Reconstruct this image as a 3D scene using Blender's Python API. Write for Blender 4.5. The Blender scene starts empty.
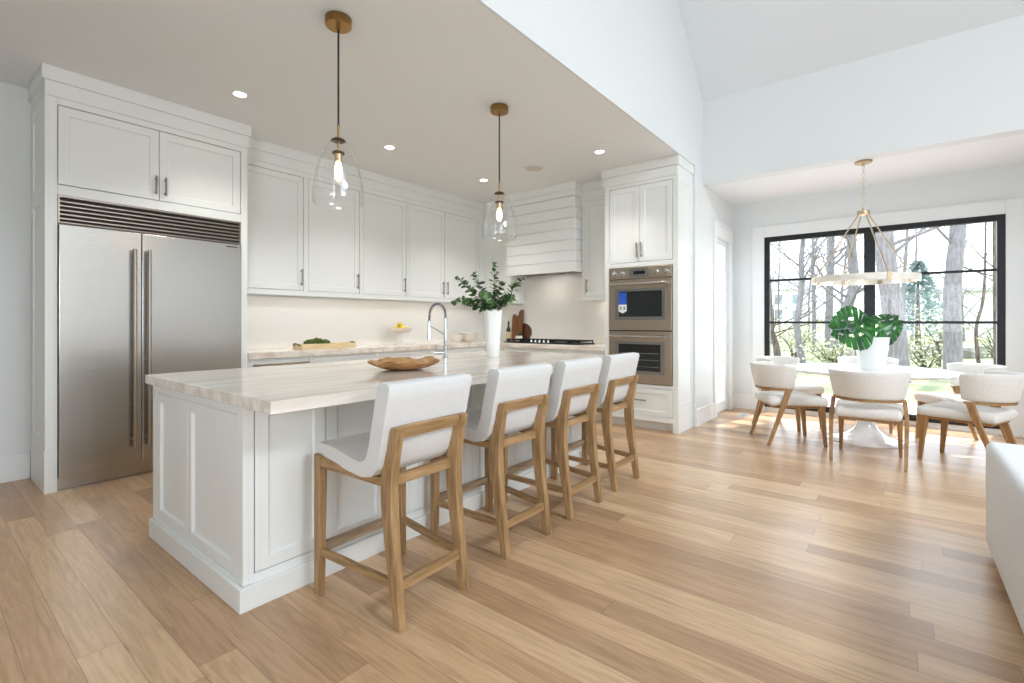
import bpy, bmesh, math, random
from math import sin, cos, pi, radians, atan2, sqrt
from mathutils import Vector, Matrix

random.seed(7)
S = bpy.context.scene
COL = S.collection

# ------------------------------------------------------------------ camera
FPX = 485.47
cam_d = bpy.data.cameras.new('camera')
cam_d.sensor_width = 36.0
cam_d.lens = FPX / 1024 * 36.0
cam_d.shift_y = -19.0 / 1024
cam_d.clip_start = 0.05
cam = bpy.data.objects.new('camera', cam_d)
COL.objects.link(cam)
cam.location = (0, 0, 1.2)
cam.rotation_euler = (pi / 2, 0, radians(38.5605) - pi / 2)
S.camera = cam

# ------------------------------------------------------------------ view, sky, sun, daylight
S.view_settings.view_transform = 'Standard'
S.view_settings.look = 'None'
S.view_settings.gamma = 1.0
S.view_settings.use_curve_mapping = False
S.view_settings.exposure = 1.38
S.cycles.use_denoising = True
S.cycles.max_bounces = 14
S.cycles.diffuse_bounces = 7
S.cycles.glossy_bounces = 5
S.cycles.transmission_bounces = 10
S.cycles.transparent_max_bounces = 16
S.cycles.caustics_reflective = False
S.cycles.sample_clamp_indirect = 6.0

W = bpy.data.worlds.new('sky')
S.world = W
W.use_nodes = True
wn = W.node_tree.nodes
wl = W.node_tree.links
bg = wn['Background']
tc = wn.new('ShaderNodeTexCoord')
sep = wn.new('ShaderNodeSeparateXYZ')
ramp = wn.new('ShaderNodeValToRGB')
ramp.color_ramp.elements[0].position = 0.0
ramp.color_ramp.elements[0].color = (0.90, 0.95, 1.0, 1)
ramp.color_ramp.elements[1].position = 0.9
ramp.color_ramp.elements[1].color = (0.66, 0.80, 1.0, 1)
wl.new(tc.outputs['Generated'], sep.inputs[0])
wl.new(sep.outputs[2], ramp.inputs[0])
wl.new(ramp.outputs[0], bg.inputs[0])
bg.inputs[1].default_value = 2.0


def add_light(name, kind, loc, direction, energy, color=(1, 1, 1), **kw):
    d = bpy.data.lights.new(name, kind)
    d.energy = energy
    d.color = color
    for k, v in kw.items():
        setattr(d, k, v)
    o = bpy.data.objects.new(name, d)
    COL.objects.link(o)
    o.location = loc
    o.rotation_euler = Vector(direction).to_track_quat('-Z', 'Y').to_euler()
    return o


add_light('sun', 'SUN', (14, -3, 12), (-0.60, 0.13, -0.90), 2.4, (1.0, 0.985, 0.95), angle=radians(0.6))
# area lamps standing in for daylight at the windows
add_light('daylight_rear_window', 'AREA', (-2.12, -0.2, 1.55), (1, 0.30, 0.08), 17, (0.80, 0.90, 1.0),
          shape='RECTANGLE', size=2.2, size_y=1.2)
add_light('daylight_side_window', 'AREA', (0.3, -4.52, 1.8), (0.45, 1, 0.0), 22, (0.80, 0.90, 1.0),
          shape='RECTANGLE', size=1.3, size_y=2.7)
add_light('daylight_long_window', 'AREA', (3.75, -4.52, 1.85), (0, 1, 0.0), 11, (0.82, 0.91, 1.0),
          shape='RECTANGLE', size=4.2, size_y=2.3)  # fill lamp added in front of the closed-off long window; no daylight passes there
add_light('daylight_gable_window', 'AREA', (1.9, -4.5, 5.1), (0.42, 1, -1.0), 37, (0.84, 0.92, 1.0),
          shape='RECTANGLE', size=2.3, size_y=1.3, spread=radians(95))
add_light('daylight_nook_window', 'AREA', (7.36, 0.27, 1.25), (-1, 0, -0.45), 9, (0.84, 0.92, 1.0),
          shape='RECTANGLE', size=2.2, size_y=2.2)

# ------------------------------------------------------------------ materials
M = {}


def rgb(r, g, b):
    f = lambda c: (c / 255 / 12.92) if c <= 10 else (((c / 255) + 0.055) / 1.055) ** 2.4
    return (f(r), f(g), f(b), 1)


def mat(name, color, rough=0.5, metal=0.0, **kw):
    m = bpy.data.materials.new(name)
    m.use_nodes = True
    p = m.node_tree.nodes['Principled BSDF']
    p.inputs['Base Color'].default_value = color
    p.inputs['Roughness'].default_value = rough
    p.inputs['Metallic'].default_value = metal
    for k, v in kw.items():
        p.inputs[k].default_value = v
    M[name] = m
    return m


def nodes_of(m):
    return m.node_tree.nodes, m.node_tree.links, m.node_tree.nodes['Principled BSDF']


def mixed(m, c1, c2, scale, stretch=(1, 1, 1), detail=4.0, lo=0.35, hi=0.65, bump=0.0, coord='Object', rough=None):
    """two-tone noise colour on a material, optionally with bump"""
    n, l, p = nodes_of(m)
    t = n.new('ShaderNodeTexCoord')
    mp = n.new('ShaderNodeMapping')
    mp.inputs['Scale'].default_value = stretch
    nz = n.new('ShaderNodeTexNoise')
    nz.inputs['Scale'].default_value = scale
    nz.inputs['Detail'].default_value = detail
    r = n.new('ShaderNodeValToRGB')
    r.color_ramp.elements[0].position = lo
    r.color_ramp.elements[1].position = hi
    r.color_ramp.elements[0].color = c1
    r.color_ramp.elements[1].color = c2
    l.new(t.outputs[coord], mp.inputs[0])
    l.new(mp.outputs[0], nz.inputs['Vector'])
    l.new(nz.outputs[0], r.inputs[0])
    l.new(r.outputs[0], p.inputs['Base Color'])
    if bump:
        b = n.new('ShaderNodeBump')
        b.inputs['Strength'].default_value = bump
        b.inputs['Distance'].default_value = 0.004
        l.new(nz.outputs[0], b.inputs['Height'])
        l.new(b.outputs[0], p.inputs['Normal'])
    return m


mat('cabinet_white', rgb(228, 230, 227), 0.38)
mat('wall_white', rgb(220, 223, 223), 0.6)
mat('ceiling_white', rgb(230, 233, 234), 0.75)
mat('vault_white', rgb(224, 228, 230), 0.75)
mat('trim_white', rgb(228, 230, 230), 0.35)
mat('backsplash', rgb(232, 229, 224), 0.25)
mat('dark_gap', rgb(60, 56, 50), 0.8)
mat('nickel', rgb(160, 148, 136), 0.32, 1.0)
mat('chrome', rgb(205, 208, 212), 0.12, 1.0)
mat('brass', rgb(158, 122, 72), 0.34, 1.0)
mat('pale_brass', rgb(198, 176, 144), 0.4, 1.0)
mat('bronze', rgb(80, 62, 45), 0.4, 0.9)
mat('black_metal', rgb(25, 26, 30), 0.4, 0.2)
mat('black_cord', rgb(22, 20, 18), 0.6)
mat('cast_iron', rgb(22, 22, 22), 0.55, 0.3)
mat('black_glass', rgb(22, 24, 26), 0.06)
mat('oven_glass', rgb(34, 36, 38), 0.05)
mat('steel_rim', rgb(150, 152, 148), 0.3, 1.0)
mat('display', rgb(12, 14, 16), 0.1)
mat('sticker_blue', rgb(40, 90, 190), 0.4)
mat('sticker_white', rgb(235, 238, 240), 0.5)
mat('ceramic_white', rgb(238, 238, 236), 0.22)
mat('ceramic_cream', rgb(226, 220, 210), 0.3)
mat('ceramic_pink', rgb(226, 212, 204), 0.35)
mat('tulip_white', rgb(240, 241, 242), 0.08, 0.0)
mat('plastic_white', rgb(238, 238, 236), 0.4)
mat('soil', rgb(50, 40, 32), 0.9)
mat('lemon', rgb(228, 200, 70), 0.45)
mat('stem_green', rgb(70, 92, 52), 0.6)
mat('leaf_dark', rgb(40, 78, 46), 0.42)
mat('moss', rgb(58, 78, 26), 0.9)
mat('bottle_green', rgb(38, 42, 26), 0.1)
mat('bottle_label', rgb(206, 190, 150), 0.6)
mat('vent_metal', rgb(200, 196, 190), 0.5)
mat('speaker_grille', rgb(206, 202, 196), 0.7)
mat('stainless_dark', rgb(120, 112, 104), 0.35, 1.0)

mixed(M['leaf_dark'], rgb(40, 74, 46), rgb(112, 146, 88), 14.0, detail=2)
mat('leaf_monstera', rgb(20, 88, 30), 0.3)
mixed(M['leaf_monstera'], rgb(10, 66, 22), rgb(46, 126, 44), 6.0, detail=3)
mixed(M['moss'], rgb(34, 48, 14), rgb(96, 116, 44), 60.0, bump=0.6)

# brushed stainless
mat('stainless', rgb(178, 174, 168), 0.3, 1.0)
n, l, p = nodes_of(M['stainless'])
t = n.new('ShaderNodeTexCoord'); mp = n.new('ShaderNodeMapping'); mp.inputs['Scale'].default_value = (1.2, 1.2, 180)
nz = n.new('ShaderNodeTexNoise'); nz.inputs['Scale'].default_value = 3.0; nz.inputs['Detail'].default_value = 2
mr = n.new('ShaderNodeMapRange'); mr.inputs[3].default_value = 0.19; mr.inputs[4].default_value = 0.31
l.new(t.outputs['Object'], mp.inputs[0]); l.new(mp.outputs[0], nz.inputs['Vector']); l.new(nz.outputs[0], mr.inputs[0])
l.new(mr.outputs[0], p.inputs['Roughness'])
mat('oven_steel', rgb(186, 172, 156), 0.3, 1.0)

# upholstery
for nm, a, b in (('fabric_white', rgb(208, 207, 205), rgb(220, 219, 217)), ('fabric_linen', rgb(214, 210, 204), rgb(236, 233, 228)),
                 ('fabric_sofa', rgb(222, 224, 226), rgb(234, 236, 238))):
    mat(nm, a, 0.9)
    mixed(M[nm], a, b, 260, stretch=(1, 1, 0.35) if nm == 'fabric_linen' else (1, 1, 1), detail=3, bump=0.25)
    M[nm].node_tree.nodes['Principled BSDF'].inputs['Sheen Weight'].default_value = 0.15


def wood(name, c1, c2, stretch, rough=0.45, scale=6.0, bump=0.08):
    mat(name, c1, rough)
    mixed(M[name], c1, c2, scale, stretch=stretch, detail=6, lo=0.3, hi=0.7, bump=bump)


wood('oak_vertical', rgb(128, 98, 62), rgb(178, 144, 102), (9, 9, 0.9))
wood('oak_along_x', rgb(134, 102, 64), rgb(184, 150, 108), (0.9, 9, 9))
wood('oak_along_y', rgb(128, 98, 62), rgb(178, 144, 102), (9, 0.9, 9))
wood('footrest_wood', rgb(120, 100, 80), rgb(160, 138, 112), (0.9, 9, 9))
wood('chair_wood', rgb(134, 98, 58), rgb(180, 140, 92), (9, 9, 0.9))
wood('bowl_wood', rgb(140, 92, 48), rgb(206, 160, 104), (3, 3, 9), scale=7, bump=0.3)
wood('tray_wood', rgb(206, 180, 138), rgb(228, 206, 166), (1, 8, 8))
wood('walnut', rgb(92, 52, 26), rgb(140, 86, 46), (7, 7, 0.9))
wood('walnut_dark', rgb(66, 36, 20), rgb(104, 60, 34), (7, 7, 0.9))
wood('ring_white', rgb(226, 220, 208), rgb(240, 236, 228), (2, 2, 6), bump=0.05)

# quartzite worktop: warm beige stone with long soft veins
for nm, along in (('quartzite', 'X'), ('quartzite_counter', 'Y')):
    mat(nm, rgb(222, 212, 198), 0.12)
    n, l, p = nodes_of(M[nm])
    t = n.new('ShaderNodeTexCoord'); mp = n.new('ShaderNodeMapping')
    mp.inputs['Scale'].default_value = (0.55, 5.0, 5.0) if along == 'X' else (4.0, 1.1, 4.0)
    mp.inputs['Rotation'].default_value = (0, 0, radians(7))
    nz = n.new('ShaderNodeTexNoise'); nz.inputs['Scale'].default_value = 2.2; nz.inputs['Detail'].default_value = 7; nz.inputs['Distortion'].default_value = 0.9
    r = n.new('ShaderNodeValToRGB')
    r.color_ramp.elements[0].position = 0.28; r.color_ramp.elements[0].color = rgb(200, 186, 170)
    r.color_ramp.elements[1].position = 0.70; r.color_ramp.elements[1].color = rgb(240, 236, 229)
    e = r.color_ramp.elements.new(0.45); e.color = rgb(220, 210, 198)
    e = r.color_ramp.elements.new(0.56); e.color = rgb(231, 224, 214)
    l.new(t.outputs['Object'], mp.inputs[0]); l.new(mp.outputs[0], nz.inputs['Vector']); l.new(nz.outputs[0], r.inputs[0])
    l.new(r.outputs[0], p.inputs['Base Color'])

# marble-look table top is plain glossy white with a trace of grey
mixed(M['tulip_white'], rgb(236, 237, 239), rgb(245, 246, 247), 3.0, detail=3)

# oak strip floor, boards running along Y
mat('oak_floor', rgb(180, 140, 105), 0.36)
n, l, p = nodes_of(M['oak_floor'])


def mth(op, a=None, b=None):
    q = n.new('ShaderNodeMath'); q.operation = op
    for i, v in enumerate((a, b)):
        if v is None:
            continue
        if isinstance(v, (int, float)):
            q.inputs[i].default_value = v
        else:
            l.new(v, q.inputs[i])
    return q.outputs[0]


t = n.new('ShaderNodeTexCoord'); sp = n.new('ShaderNodeSeparateXYZ'); l.new(t.outputs['Object'], sp.inputs[0])
PW, PL = 0.128, 1.9
fx = mth('DIVIDE', sp.outputs[0], PW); row = mth('FLOOR', fx); fracx = mth('SUBTRACT', fx, row)
wn1 = n.new('ShaderNodeTexWhiteNoise'); wn1.noise_dimensions = '1D'; l.new(row, wn1.inputs['W'])
fy = mth('ADD', mth('DIVIDE', sp.outputs[1], PL), mth('MULTIPLY', wn1.outputs['Value'], 7.3)); colm = mth('FLOOR', fy); fracy = mth('SUBTRACT', fy, colm)
cmb = n.new('ShaderNodeCombineXYZ'); l.new(row, cmb.inputs[0]); l.new(colm, cmb.inputs[1])
wn2 = n.new('ShaderNodeTexWhiteNoise'); wn2.noise_dimensions = '2D'; l.new(cmb.outputs[0], wn2.inputs['Vector'])
r = n.new('ShaderNodeValToRGB')
r.color_ramp.elements[0].position = 0.0; r.color_ramp.elements[0].color = rgb(172, 138, 105)
r.color_ramp.elements[1].position = 1.0; r.color_ramp.elements[1].color = rgb(214, 183, 146)
e = r.color_ramp.elements.new(0.5); e.color = rgb(196, 161, 124)
l.new(wn2.outputs['Value'], r.inputs[0])
# grain
sc = n.new('ShaderNodeVectorMath'); sc.operation = 'MULTIPLY_ADD'
sc.inputs[1].default_value = (22, 1.7, 1); l.new(t.outputs['Object'], sc.inputs[0]); 
off = n.new('ShaderNodeVectorMath'); off.operation = 'SCALE'; off.inputs['Scale'].default_value = 37.0; l.new(wn2.outputs['Color'], off.inputs[0]); l.new(off.outputs[0], sc.inputs[2])
gz = n.new('ShaderNodeTexNoise'); gz.inputs['Scale'].default_value = 1.6; gz.inputs['Detail'].default_value = 8; gz.inputs['Distortion'].default_value = 1.4; l.new(sc.outputs[0], gz.inputs['Vector'])
gr = n.new('ShaderNodeValToRGB'); gr.color_ramp.elements[0].position = 0.32; gr.color_ramp.elements[0].color = (0.74, 0.70, 0.66, 1); gr.color_ramp.elements[1].position = 0.62; gr.color_ramp.elements[1].color = (1.05, 1.04, 1.03, 1)
l.new(gz.outputs[0], gr.inputs[0])
mx = n.new('ShaderNodeMix'); mx.data_type = 'RGBA'; mx.blend_type = 'MULTIPLY'; mx.inputs[0].default_value = 0.85
l.new(r.outputs[0], mx.inputs[6]); l.new(gr.outputs[0], mx.inputs[7])
ex = mth('MINIMUM', fracx, mth('SUBTRACT', 1.0, fracx)); ey = mth('MULTIPLY', mth('MINIMUM', fracy, mth('SUBTRACT', 1.0, fracy)), PL / PW)
gap = mth('LESS_THAN', mth('MINIMUM', ex, ey), 0.010)
mx2 = n.new('ShaderNodeMix'); mx2.data_type = 'RGBA'; l.new(mth('MULTIPLY', gap, 0.55), mx2.inputs[0]); l.new(mx.outputs[2], mx2.inputs[6]); mx2.inputs[7].default_value = rgb(96, 66, 44)
l.new(mx2.outputs[2], p.inputs['Base Color'])
rr = n.new('ShaderNodeMapRange'); rr.inputs[3].default_value = 0.24; rr.inputs[4].default_value = 0.37; l.new(gz.outputs[0], rr.inputs[0]); l.new(rr.outputs[0], p.inputs['Roughness'])

# clear glass for shades
mat('clear_glass', (1, 1, 1, 1), 0.0, **{'Transmission Weight': 1.0, 'IOR': 1.45})
# window glass: lets light straight through with a fresnel reflection
m = bpy.data.materials.new('window_glass'); m.use_nodes = True; M['window_glass'] = m
n, l = m.node_tree.nodes, m.node_tree.links
n.remove(n['Principled BSDF'])
tr = n.new('ShaderNodeBsdfTransparent'); gl = n.new('ShaderNodeBsdfGlossy'); gl.inputs['Roughness'].default_value = 0.0
fr = n.new('ShaderNodeFresnel'); fr.inputs[0].default_value = 1.3; ms = n.new('ShaderNodeMixShader')
tr.inputs[0].default_value = (0.97, 0.985, 0.985, 1)
geo = n.new('ShaderNodeNewGeometry'); sb = n.new('ShaderNodeMath'); sb.operation = 'SUBTRACT'; sb.inputs[0].default_value = 1.0; l.new(geo.outputs['Backfacing'], sb.inputs[1])
ml = n.new('ShaderNodeMath'); ml.operation = 'MULTIPLY'; l.new(fr.outputs[0], ml.inputs[0]); l.new(sb.outputs[0], ml.inputs[1])
l.new(ml.outputs[0], ms.inputs[0]); l.new(tr.outputs[0], ms.inputs[1]); l.new(gl.outputs[0], ms.inputs[2]); l.new(ms.outputs[0], n['Material Output'].inputs[0])

m = M['window_glass'].copy(); m.name = 'shade_glass'; M['shade_glass'] = m
for q in m.node_tree.nodes:
    if q.type == 'FRESNEL': q.inputs[0].default_value = 1.75
    if q.type == 'BSDF_TRANSPARENT': q.inputs[0].default_value = (0.995, 0.997, 0.997, 1)


def emit(name, color, strength):
    m = bpy.data.materials.new(name); m.use_nodes = True; M[name] = m
    p = m.node_tree.nodes['Principled BSDF']
    p.inputs['Base Color'].default_value = color
    p.inputs['Emission Color'].default_value = color
    p.inputs['Emission Strength'].default_value = strength


emit('downlight_glow', rgb(255, 244, 226), 9.0)
emit('bulb_glow', rgb(255, 220, 172), 9.0)
emit('ring_lamp_glow', rgb(255, 226, 190), 1.6)

# outdoors
mat('bark_grey', rgb(120, 112, 106), 0.9); mixed(M['bark_grey'], rgb(104, 100, 100), rgb(130, 126, 126), 9.0, stretch=(3, 3, 0.6), bump=0.6)
mat('bark_brown', rgb(96, 84, 72), 0.9); mixed(M['bark_brown'], rgb(70, 62, 54), rgb(120, 106, 94), 7.0, stretch=(3, 3, 0.6), bump=0.6)
mat('lawn', rgb(150, 160, 96), 0.95); mixed(M['lawn'], rgb(108, 116, 78), rgb(150, 144, 110), 1.3, detail=8)
mat('brick_patio', rgb(196, 140, 124), 0.85)
n, l, p = nodes_of(M['brick_patio'])
t = n.new('ShaderNodeTexCoord'); bk = n.new('ShaderNodeTexBrick'); bk.inputs['Scale'].default_value = 5.0
bk.inputs['Color1'].default_value = rgb(204, 168, 156); bk.inputs['Color2'].default_value = rgb(214, 182, 170); bk.inputs['Mortar'].default_value = rgb(190, 178, 168)
l.new(t.outputs['Object'], bk.inputs['Vector']); l.new(bk.outputs['Color'], p.inputs['Base Color'])
mat('spruce', rgb(86, 112, 104), 0.8); mixed(M['spruce'], rgb(112, 138, 134), rgb(158, 180, 172), 5.0)
mat('spring_leaf', rgb(150, 164, 84), 0.8); mixed(M['spring_leaf'], rgb(158, 166, 126), rgb(200, 200, 168), 5.0)
mat('house_white', rgb(226, 226, 222), 0.8)
mat('house_roof', rgb(170, 168, 168), 0.9)
mat('house_glass', rgb(130, 142, 150), 0.2)
mat('stone_wall', rgb(150, 144, 136), 0.9); mixed(M['stone_wall'], rgb(120, 114, 106), rgb(176, 170, 160), 4.0, bump=0.5)
mat('fence_white', rgb(228, 228, 224), 0.7)


# ------------------------------------------------------------------ mesh building helpers
class B:
    def __init__(s):
        s.bm = bmesh.new()

    def face(s, pts):
        vs = [s.bm.verts.new(p) for p in pts]
        return s.bm.faces.new(vs)

    def box(s, x0, x1, y0, y1, z0, z1):
        x0, x1 = min(x0, x1), max(x0, x1); y0, y1 = min(y0, y1), max(y0, y1); z0, z1 = min(z0, z1), max(z0, z1)
        v = [s.bm.verts.new((x, y, z)) for z in (z0, z1) for y in (y0, y1) for x in (x0, x1)]
        for f in ((0, 2, 3, 1), (4, 5, 7, 6), (0, 1, 5, 4), (2, 6, 7, 3), (0, 4, 6, 2), (1, 3, 7, 5)):
            s.bm.faces.new([v[i] for i in f])
        return s

    def rbox(s, x0, x1, y0, y1, z0, z1, r=0.02, seg=3, fn=None):
        t = bmesh.new()
        c = bmesh.ops.create_cube(t, size=1.0)
        for v in t.verts:
            v.co = Vector(((x0 + x1) / 2 + v.co.x * (x1 - x0), (y0 + y1) / 2 + v.co.y * (y1 - y0), (z0 + z1) / 2 + v.co.z * (z1 - z0)))
        bmesh.ops.bevel(t, geom=list(t.edges), offset=r, segments=seg, profile=0.5, affect='EDGES', clamp_overlap=True)
        s.merge(t, fn)
        return s

    def merge(s, t, fn=None):
        mp = {}
        for v in t.verts:
            co = fn(v.co) if fn else v.co
            mp[v] = s.bm.verts.new(co)
        for f in t.faces:
            try:
                s.bm.faces.new([mp[v] for v in f.verts])
            except ValueError:
                pass
        t.free()

    def loft(s, rings, cap=True, close=False):
        rs = [[s.bm.verts.new(p) for p in r] for r in rings]
        m = len(rs[0])
        pairs = list(zip(rs, rs[1:])) + ([(rs[-1], rs[0])] if close else [])
        for a, b in pairs:
            for i in range(m):
                j = (i + 1) % m
                s.bm.faces.new((a[i], a[j], b[j], b[i]))
        if cap and not close:
            s.bm.faces.new(rs[0][::-1]); s.bm.faces.new(rs[-1])
        return s

    def lathe(s, prof, cx, cy, seg=32, cap=True, sx=1.0, sy=1.0):
        """prof: list of (radius, z)"""
        rings = [[(cx + r * sx * cos(2 * pi * i / seg), cy + r * sy * sin(2 * pi * i / seg), z) for i in range(seg)] for r, z in prof]
        return s.loft(rings, cap)

    def tube(s, pts, rad, seg=8, cap=True):
        pts = [Vector(p) for p in pts]
        rad = rad if isinstance(rad, (list, tuple)) else [rad] * len(pts)
        rings = []
        up = None
        for i, p in enumerate(pts):
            d = (pts[min(i + 1, len(pts) - 1)] - pts[max(i - 1, 0)]).normalized()
            if up is None:
                a = Vector((0, 0, 1)) if abs(d.z) < 0.9 else Vector((1, 0, 0))
                up = (a - d * a.dot(d)).normalized()
            else:
                up = (up - d * up.dot(d)).normalized()
            q = d.cross(up)
            rings.append([p + (up * cos(2 * pi * k / seg) + q * sin(2 * pi * k / seg)) * rad[i] for k in range(seg)])
        return s.loft(rings, cap)

    def prism(s, poly, origin, u, v, w, depth):
        """poly of (a,b) in the u,v plane pushed along w by depth"""
        o, u, v, w = Vector(origin), Vector(u), Vector(v), Vector(w)
        return s.loft([[o + u * a + v * b for a, b in poly], [o + u * a + v * b + w * depth for a, b in poly]])

    def rprism(s, poly, origin, u, v, w, depth, r=0.015, seg=3):
        t = B(); t.prism(poly, origin, u, v, w, depth)
        es = [e for e in t.bm.edges if len(e.link_faces) == 2 and e.calc_face_angle(0) > 0.7]
        bmesh.ops.recalc_face_normals(t.bm, faces=list(t.bm.faces))
        bmesh.ops.bevel(t.bm, geom=es, offset=r, segments=seg, profile=0.5, affect='EDGES', clamp_overlap=True)
        s.merge(t.bm)
        return s

    def shaker(s, o, u, nrm, w, h, th=0.02, rail=0.06, dep=0.009, slope=0.004):
        """a shaker panel; o = lower corner on the back plane, u along the width, nrm outwards"""
        o, u, nn, z = Vector(o), Vector(u), Vector(nrm), Vector((0, 0, 1))
        P = lambda a, b, c: o + u * a + z * b + nn * c
        R = lambda i, c: [P(i, i, c), P(w - i, i, c), P(w - i, h - i, c), P(i, h - i, c)]
        rings = [R(0, 0), R(0, th - 0.0015), R(0.0015, th), R(rail, th), R(rail + slope, th - dep)]
        vs = [[s.bm.verts.new(p) for p in r] for r in rings]
        for a, b in zip(vs, vs[1:]):
            for i in range(4):
                j = (i + 1) % 4
                s.bm.faces.new((a[i], a[j], b[j], b[i]))
        s.bm.faces.new(vs[0][::-1]); s.bm.faces.new(vs[-1])
        return s

    def build(s, name, material, parent=None, bevel=0.0, smooth=35, recalc=True):
        if recalc:
            bmesh.ops.recalc_face_normals(s.bm, faces=list(s.bm.faces))
        og = ORG.get(parent.name) if parent else None
        me = bpy.data.meshes.new(name)
        s.bm.to_mesh(me); s.bm.free()
        if og:
            me.transform(Matrix.Translation(-Vector(og)))
        me.materials.append(M[material] if isinstance(material, str) else material)
        if smooth:
            me.shade_smooth()
            me.set_sharp_from_angle(angle=radians(smooth))
        o = bpy.data.objects.new(name, me)
        COL.objects.link(o)
        if parent:
            o.parent = parent
            if og:
                ORG[o.name] = og
        if bevel:
            b = o.modifiers.new('bevel', 'BEVEL'); b.width = bevel; b.segments = 2; b.limit_method = 'ANGLE'; b.angle_limit = radians(40); b.harden_normals = bool(smooth)
        return o


ORG = {}


def thing(name, label, cat, loc=(0, 0, 0), group=None):
    o = bpy.data.objects.new(name, None)
    o.empty_display_size = 0.1
    COL.objects.link(o)
    o.location = loc
    ORG[o.name] = tuple(loc)
    o['label'] = label; o['category'] = cat
    if group:
        o['group'] = group
    return o


def tag(o, label, cat, group=None, kind=None):
    """label a one-mesh thing and move its origin to the middle of its base"""
    o['label'] = label; o['category'] = cat
    if group:
        o['group'] = group
    if kind:
        o['kind'] = kind
    xs = [v.co for v in o.data.vertices]
    c = Vector(((min(v.x for v in xs) + max(v.x for v in xs)) / 2, (min(v.y for v in xs) + max(v.y for v in xs)) / 2, min(v.z for v in xs)))
    o.data.transform(Matrix.Translation(-c)); o.location = c
    return o


def struct(o, label=None):
    o['kind'] = 'structure'
    if label:
        o['label'] = label
    return o


def sname(part, label):
    part['label'] = label
    return part


def copy_tree(o, parent=None):
    c = o.copy()
    COL.objects.link(c)
    if parent:
        c.parent = parent
    for ch in [q for q in bpy.data.objects if q.parent == o]:
        copy_tree(ch, c)
    return c


def bar_pull(b, p0, p1, out, r=0.006, stand=0.03, inset=0.02):
    """a bar handle between p0 and p1 (points on the door's face), standing off along out"""
    p0, p1, out = Vector(p0), Vector(p1), Vector(out)
    d = (p1 - p0).normalized()
    b.tube([p0 + out * stand, p1 + out * stand], r, 10)
    for q in (p0 + d * inset, p1 - d * inset):
        b.tube([q, q + out * stand], r * 0.85, 8)
    return b


X, Y, Z = Vector((1, 0, 0)), Vector((0, 1, 0)), Vector((0, 0, 1))

# ================================================================== THE SETTING
YW1, XW2, CEIL = 5.25, 5.82, 3.0        # back kitchen wall, oven wall, kitchen ceiling
YN, XH, XB, NCEIL = 1.83, 5.95, 7.30, 2.85   # nook left wall, header, window wall, nook ceiling
XL, YR = -2.2, -4.6                     # rear and side walls of the great room
RIDGE_X, EAVE = 1.9, 3.82
RIDGE_Z = EAVE + 0.92 * (XH - RIDGE_X)

struct(B().box(XL, 7.45, YR, YW1 + 0.1, -0.12, 0).build('floor', 'oak_floor', smooth=0), 'oak board floor running through kitchen and dining nook')
struct(B().box(XL, XW2, YW1, YW1 + 0.12, 0, CEIL).build('wall_back', 'wall_white', smooth=0))
struct(B().box(XW2, XH, YN, YW1 + 0.12, 0, CEIL).build('wall_right', 'wall_white', smooth=0))
struct(B().box(5.672, XW2, YN, 1.862, 0, CEIL).build('wall_return', 'wall_white', smooth=0))
struct(B().box(XL, XH, YN + 0.02, YW1 + 0.12, CEIL, CEIL + 0.12).build('ceiling_kitchen', 'ceiling_white', smooth=0))
# wall above the kitchen, up into the vault
w = B(); w.prism([(XL, CEIL), (XH, CEIL), (XH, EAVE + 0.06), (RIDGE_X, RIDGE_Z + 0.06), (XL, EAVE + 0.06)], (0, YN, 0), X, Z, -Y, -0.02)
struct(w.build('wall_upper', 'wall_white', smooth=0))
# header wall between the great room and the nook, and the side piece beyond the opening
w = B(); w.box(XH, XH + 0.15, YR, YN, NCEIL, EAVE + 0.1); w.box(XH, XH + 0.15, YR, -1.9, 0, NCEIL)
struct(w.build('wall_header', 'wall_white', smooth=0))
w = B(); w.prism([(XH + 0.15, EAVE - 0.138), (RIDGE_X, RIDGE_Z), (RIDGE_X, RIDGE_Z + 0.15), (XH + 0.15, EAVE + 0.15)], (0, YR, 0), X, Z, Y, YN - YR + 0.3)
w.prism([(XL - 0.1, EAVE), (RIDGE_X, RIDGE_Z), (RIDGE_X, RIDGE_Z + 0.15), (XL - 0.1, EAVE + 0.15)], (0, YR, 0), X, Z, Y, YN - YR + 0.3)
struct(w.build('ceiling_vault', 'vault_white', smooth=0))
struct(B().box(XH + 0.15, 7.45, -2.0, YN + 0.1, NCEIL, NCEIL + 0.1).build('ceiling_nook', 'ceiling_white', smooth=0))
# nook walls: left one holds the glazed door, back one the big window
DX0, DX1, DZ = 6.47, 7.10, 2.30          # door opening
w = B(); w.box(XH, DX0, YN, YN + 0.12, 0, NCEIL); w.box(DX1, 7.45, YN, YN + 0.12, 0, NCEIL); w.box(DX0, DX1, YN, YN + 0.12, DZ, NCEIL)
struct(w.build('wall_nook_left', 'wall_white', smooth=0))
WY0, WY1, WZ0, WZ1 = -0.885, 1.43, 0.06, 2.354
w = B(); w.box(XB, XB + 0.15, WY1, YN, 0, NCEIL); w.box(XB, XB + 0.15, -2.0, WY0, 0, NCEIL); w.box(XB, XB + 0.15, WY0, WY1, WZ1, NCEIL); w.box(XB, XB + 0.15, WY0, WY1, 0, WZ0)
struct(w.build('wall_nook_back', 'wall_white', smooth=0))
struct(B().box(XH + 0.15, 7.45, -2.02, -1.9, 0, NCEIL).build('wall_nook_right', 'wall_white', smooth=0))
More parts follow.
